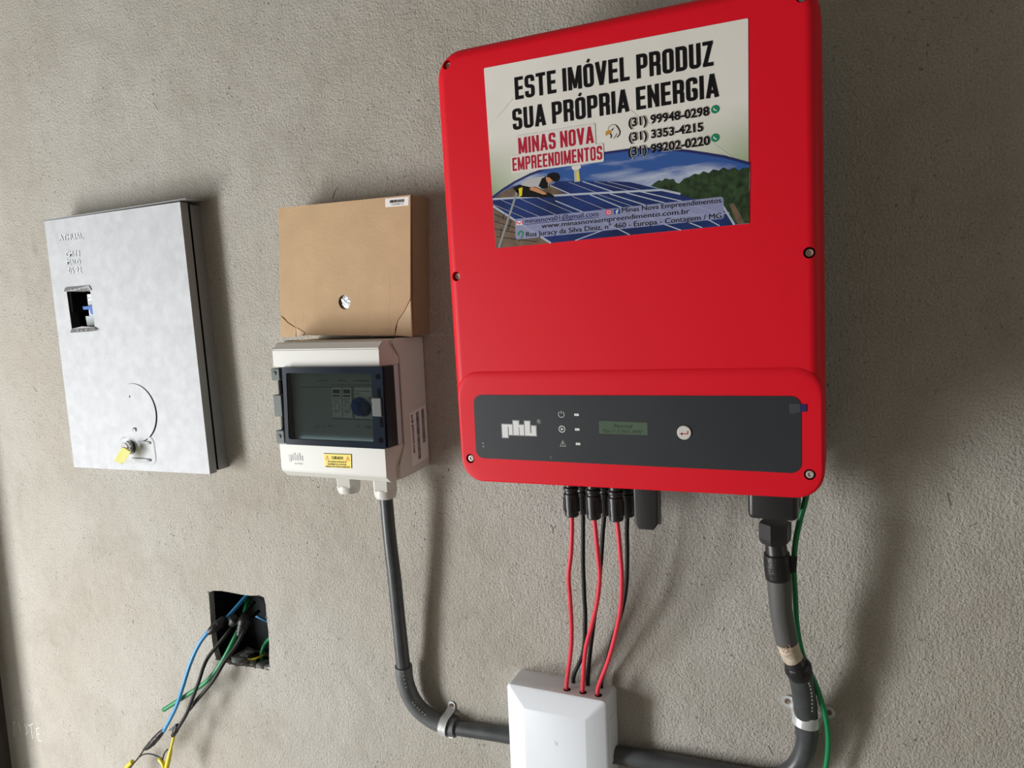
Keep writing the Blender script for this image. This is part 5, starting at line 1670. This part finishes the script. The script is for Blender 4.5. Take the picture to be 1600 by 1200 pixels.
print_obj('pen_marks', bm, M_scrib, mt)
part('black_joint', [(-0.0685,-0.0620,-0.4474),(-0.0661,-0.0600,-0.4553),(-0.0640,-0.0580,-0.4625)], [0.01206, 0.01323, 0.01400], M_blackpl)
part('tape_ring', [(-0.0654,-0.0600,-0.4544),(-0.0630,-0.0570,-0.4628),(-0.0614,-0.0540,-0.4722)], [0.01404, 0.01599, 0.01560, 0.01404], M_tape, True, wob=.03)
elb = part('elbow', [(-0.0627,-0.0560,-0.4657),(-0.0598,-0.0500,-0.4821),(-0.0577,-0.0430,-0.5019),(-0.0563,-0.0360,-0.5221),(-0.0555,-0.0300,-0.5422),(-0.0554,-0.0255,-0.5635)], 0.01411, M_elbow2 if 'M_elbow2' in globals() else M_pipe)
bm = NB()
for c in [(-0.0505,-0.0660,-0.4750),(-0.0495,-0.0650,-0.4785),(-0.0485,-0.0640,-0.4829),(-0.0479,-0.0620,-0.4887),(-0.0476,-0.0600,-0.4938),(-0.0474,-0.0570,-0.5002),(-0.0475,-0.0550,-0.5062),(-0.0476,-0.0530,-0.5123),(-0.0477,-0.0510,-0.5175)]:
    res = bmesh.ops.create_icosphere(bm, subdivisions=1, radius=.0011)
    for v in res['verts']:
        v.co = Vector((v.co.x * .8, v.co.y * .3, v.co.z * 1.2)) + Vector(c)
obj('moulded_marks', bm, M_scuff, elb, stuff=True)
part('bend', [(-0.0554,-0.0250,-0.5577),(-0.0559,-0.0225,-0.5722),(-0.0584,-0.0200,-0.5889),(-0.0647,-0.0175,-0.6075),(-0.0749,-0.0165,-0.6237),(-0.0916,-0.0160,-0.6367),(-0.1197,-0.0160,-0.6442),(-0.1695,-0.0160,-0.6466),(-0.2214,-0.0160,-0.6482),(-0.2755,-0.0160,-0.6507),(-0.3223,-0.0160,-0.6533)], 0.01266, M_pipe, n=28)
c2 = (-0.0554,-0.0320,-0.5393)
cp = clamp('pipe_clamp', (c2[0], 0, c2[2]), 0.01526, .015, math.pi / 2 + .12, 'zinc saddle clamp round the right conduit below its elbow', .030, None, M_rust)

# green earth wire
bm = NB()
tube(bm, [(-0.0522,-0.0600,-0.2380),(-0.0552,-0.0620,-0.2531),(-0.0604,-0.0640,-0.2739),(-0.0646,-0.0660,-0.2955),(-0.0667,-0.0680,-0.3169),(-0.0674,-0.0640,-0.3396),(-0.0665,-0.0560,-0.3704),(-0.0655,-0.0460,-0.4108),(-0.0608,-0.0400,-0.4456),(-0.0527,-0.0400,-0.4692),(-0.0445,-0.0420,-0.4859),(-0.0380,-0.0400,-0.5082),(-0.0330,-0.0360,-0.5302),(-0.0302,-0.0300,-0.5583),(-0.0310,-0.0240,-0.5875),(-0.0349,-0.0200,-0.6210)], 0.00341, 14, 8)
tag(obj('green_earth_wire', bm, M_green, None, True), 'long green earth wire running down beside the right conduit', 'wire')
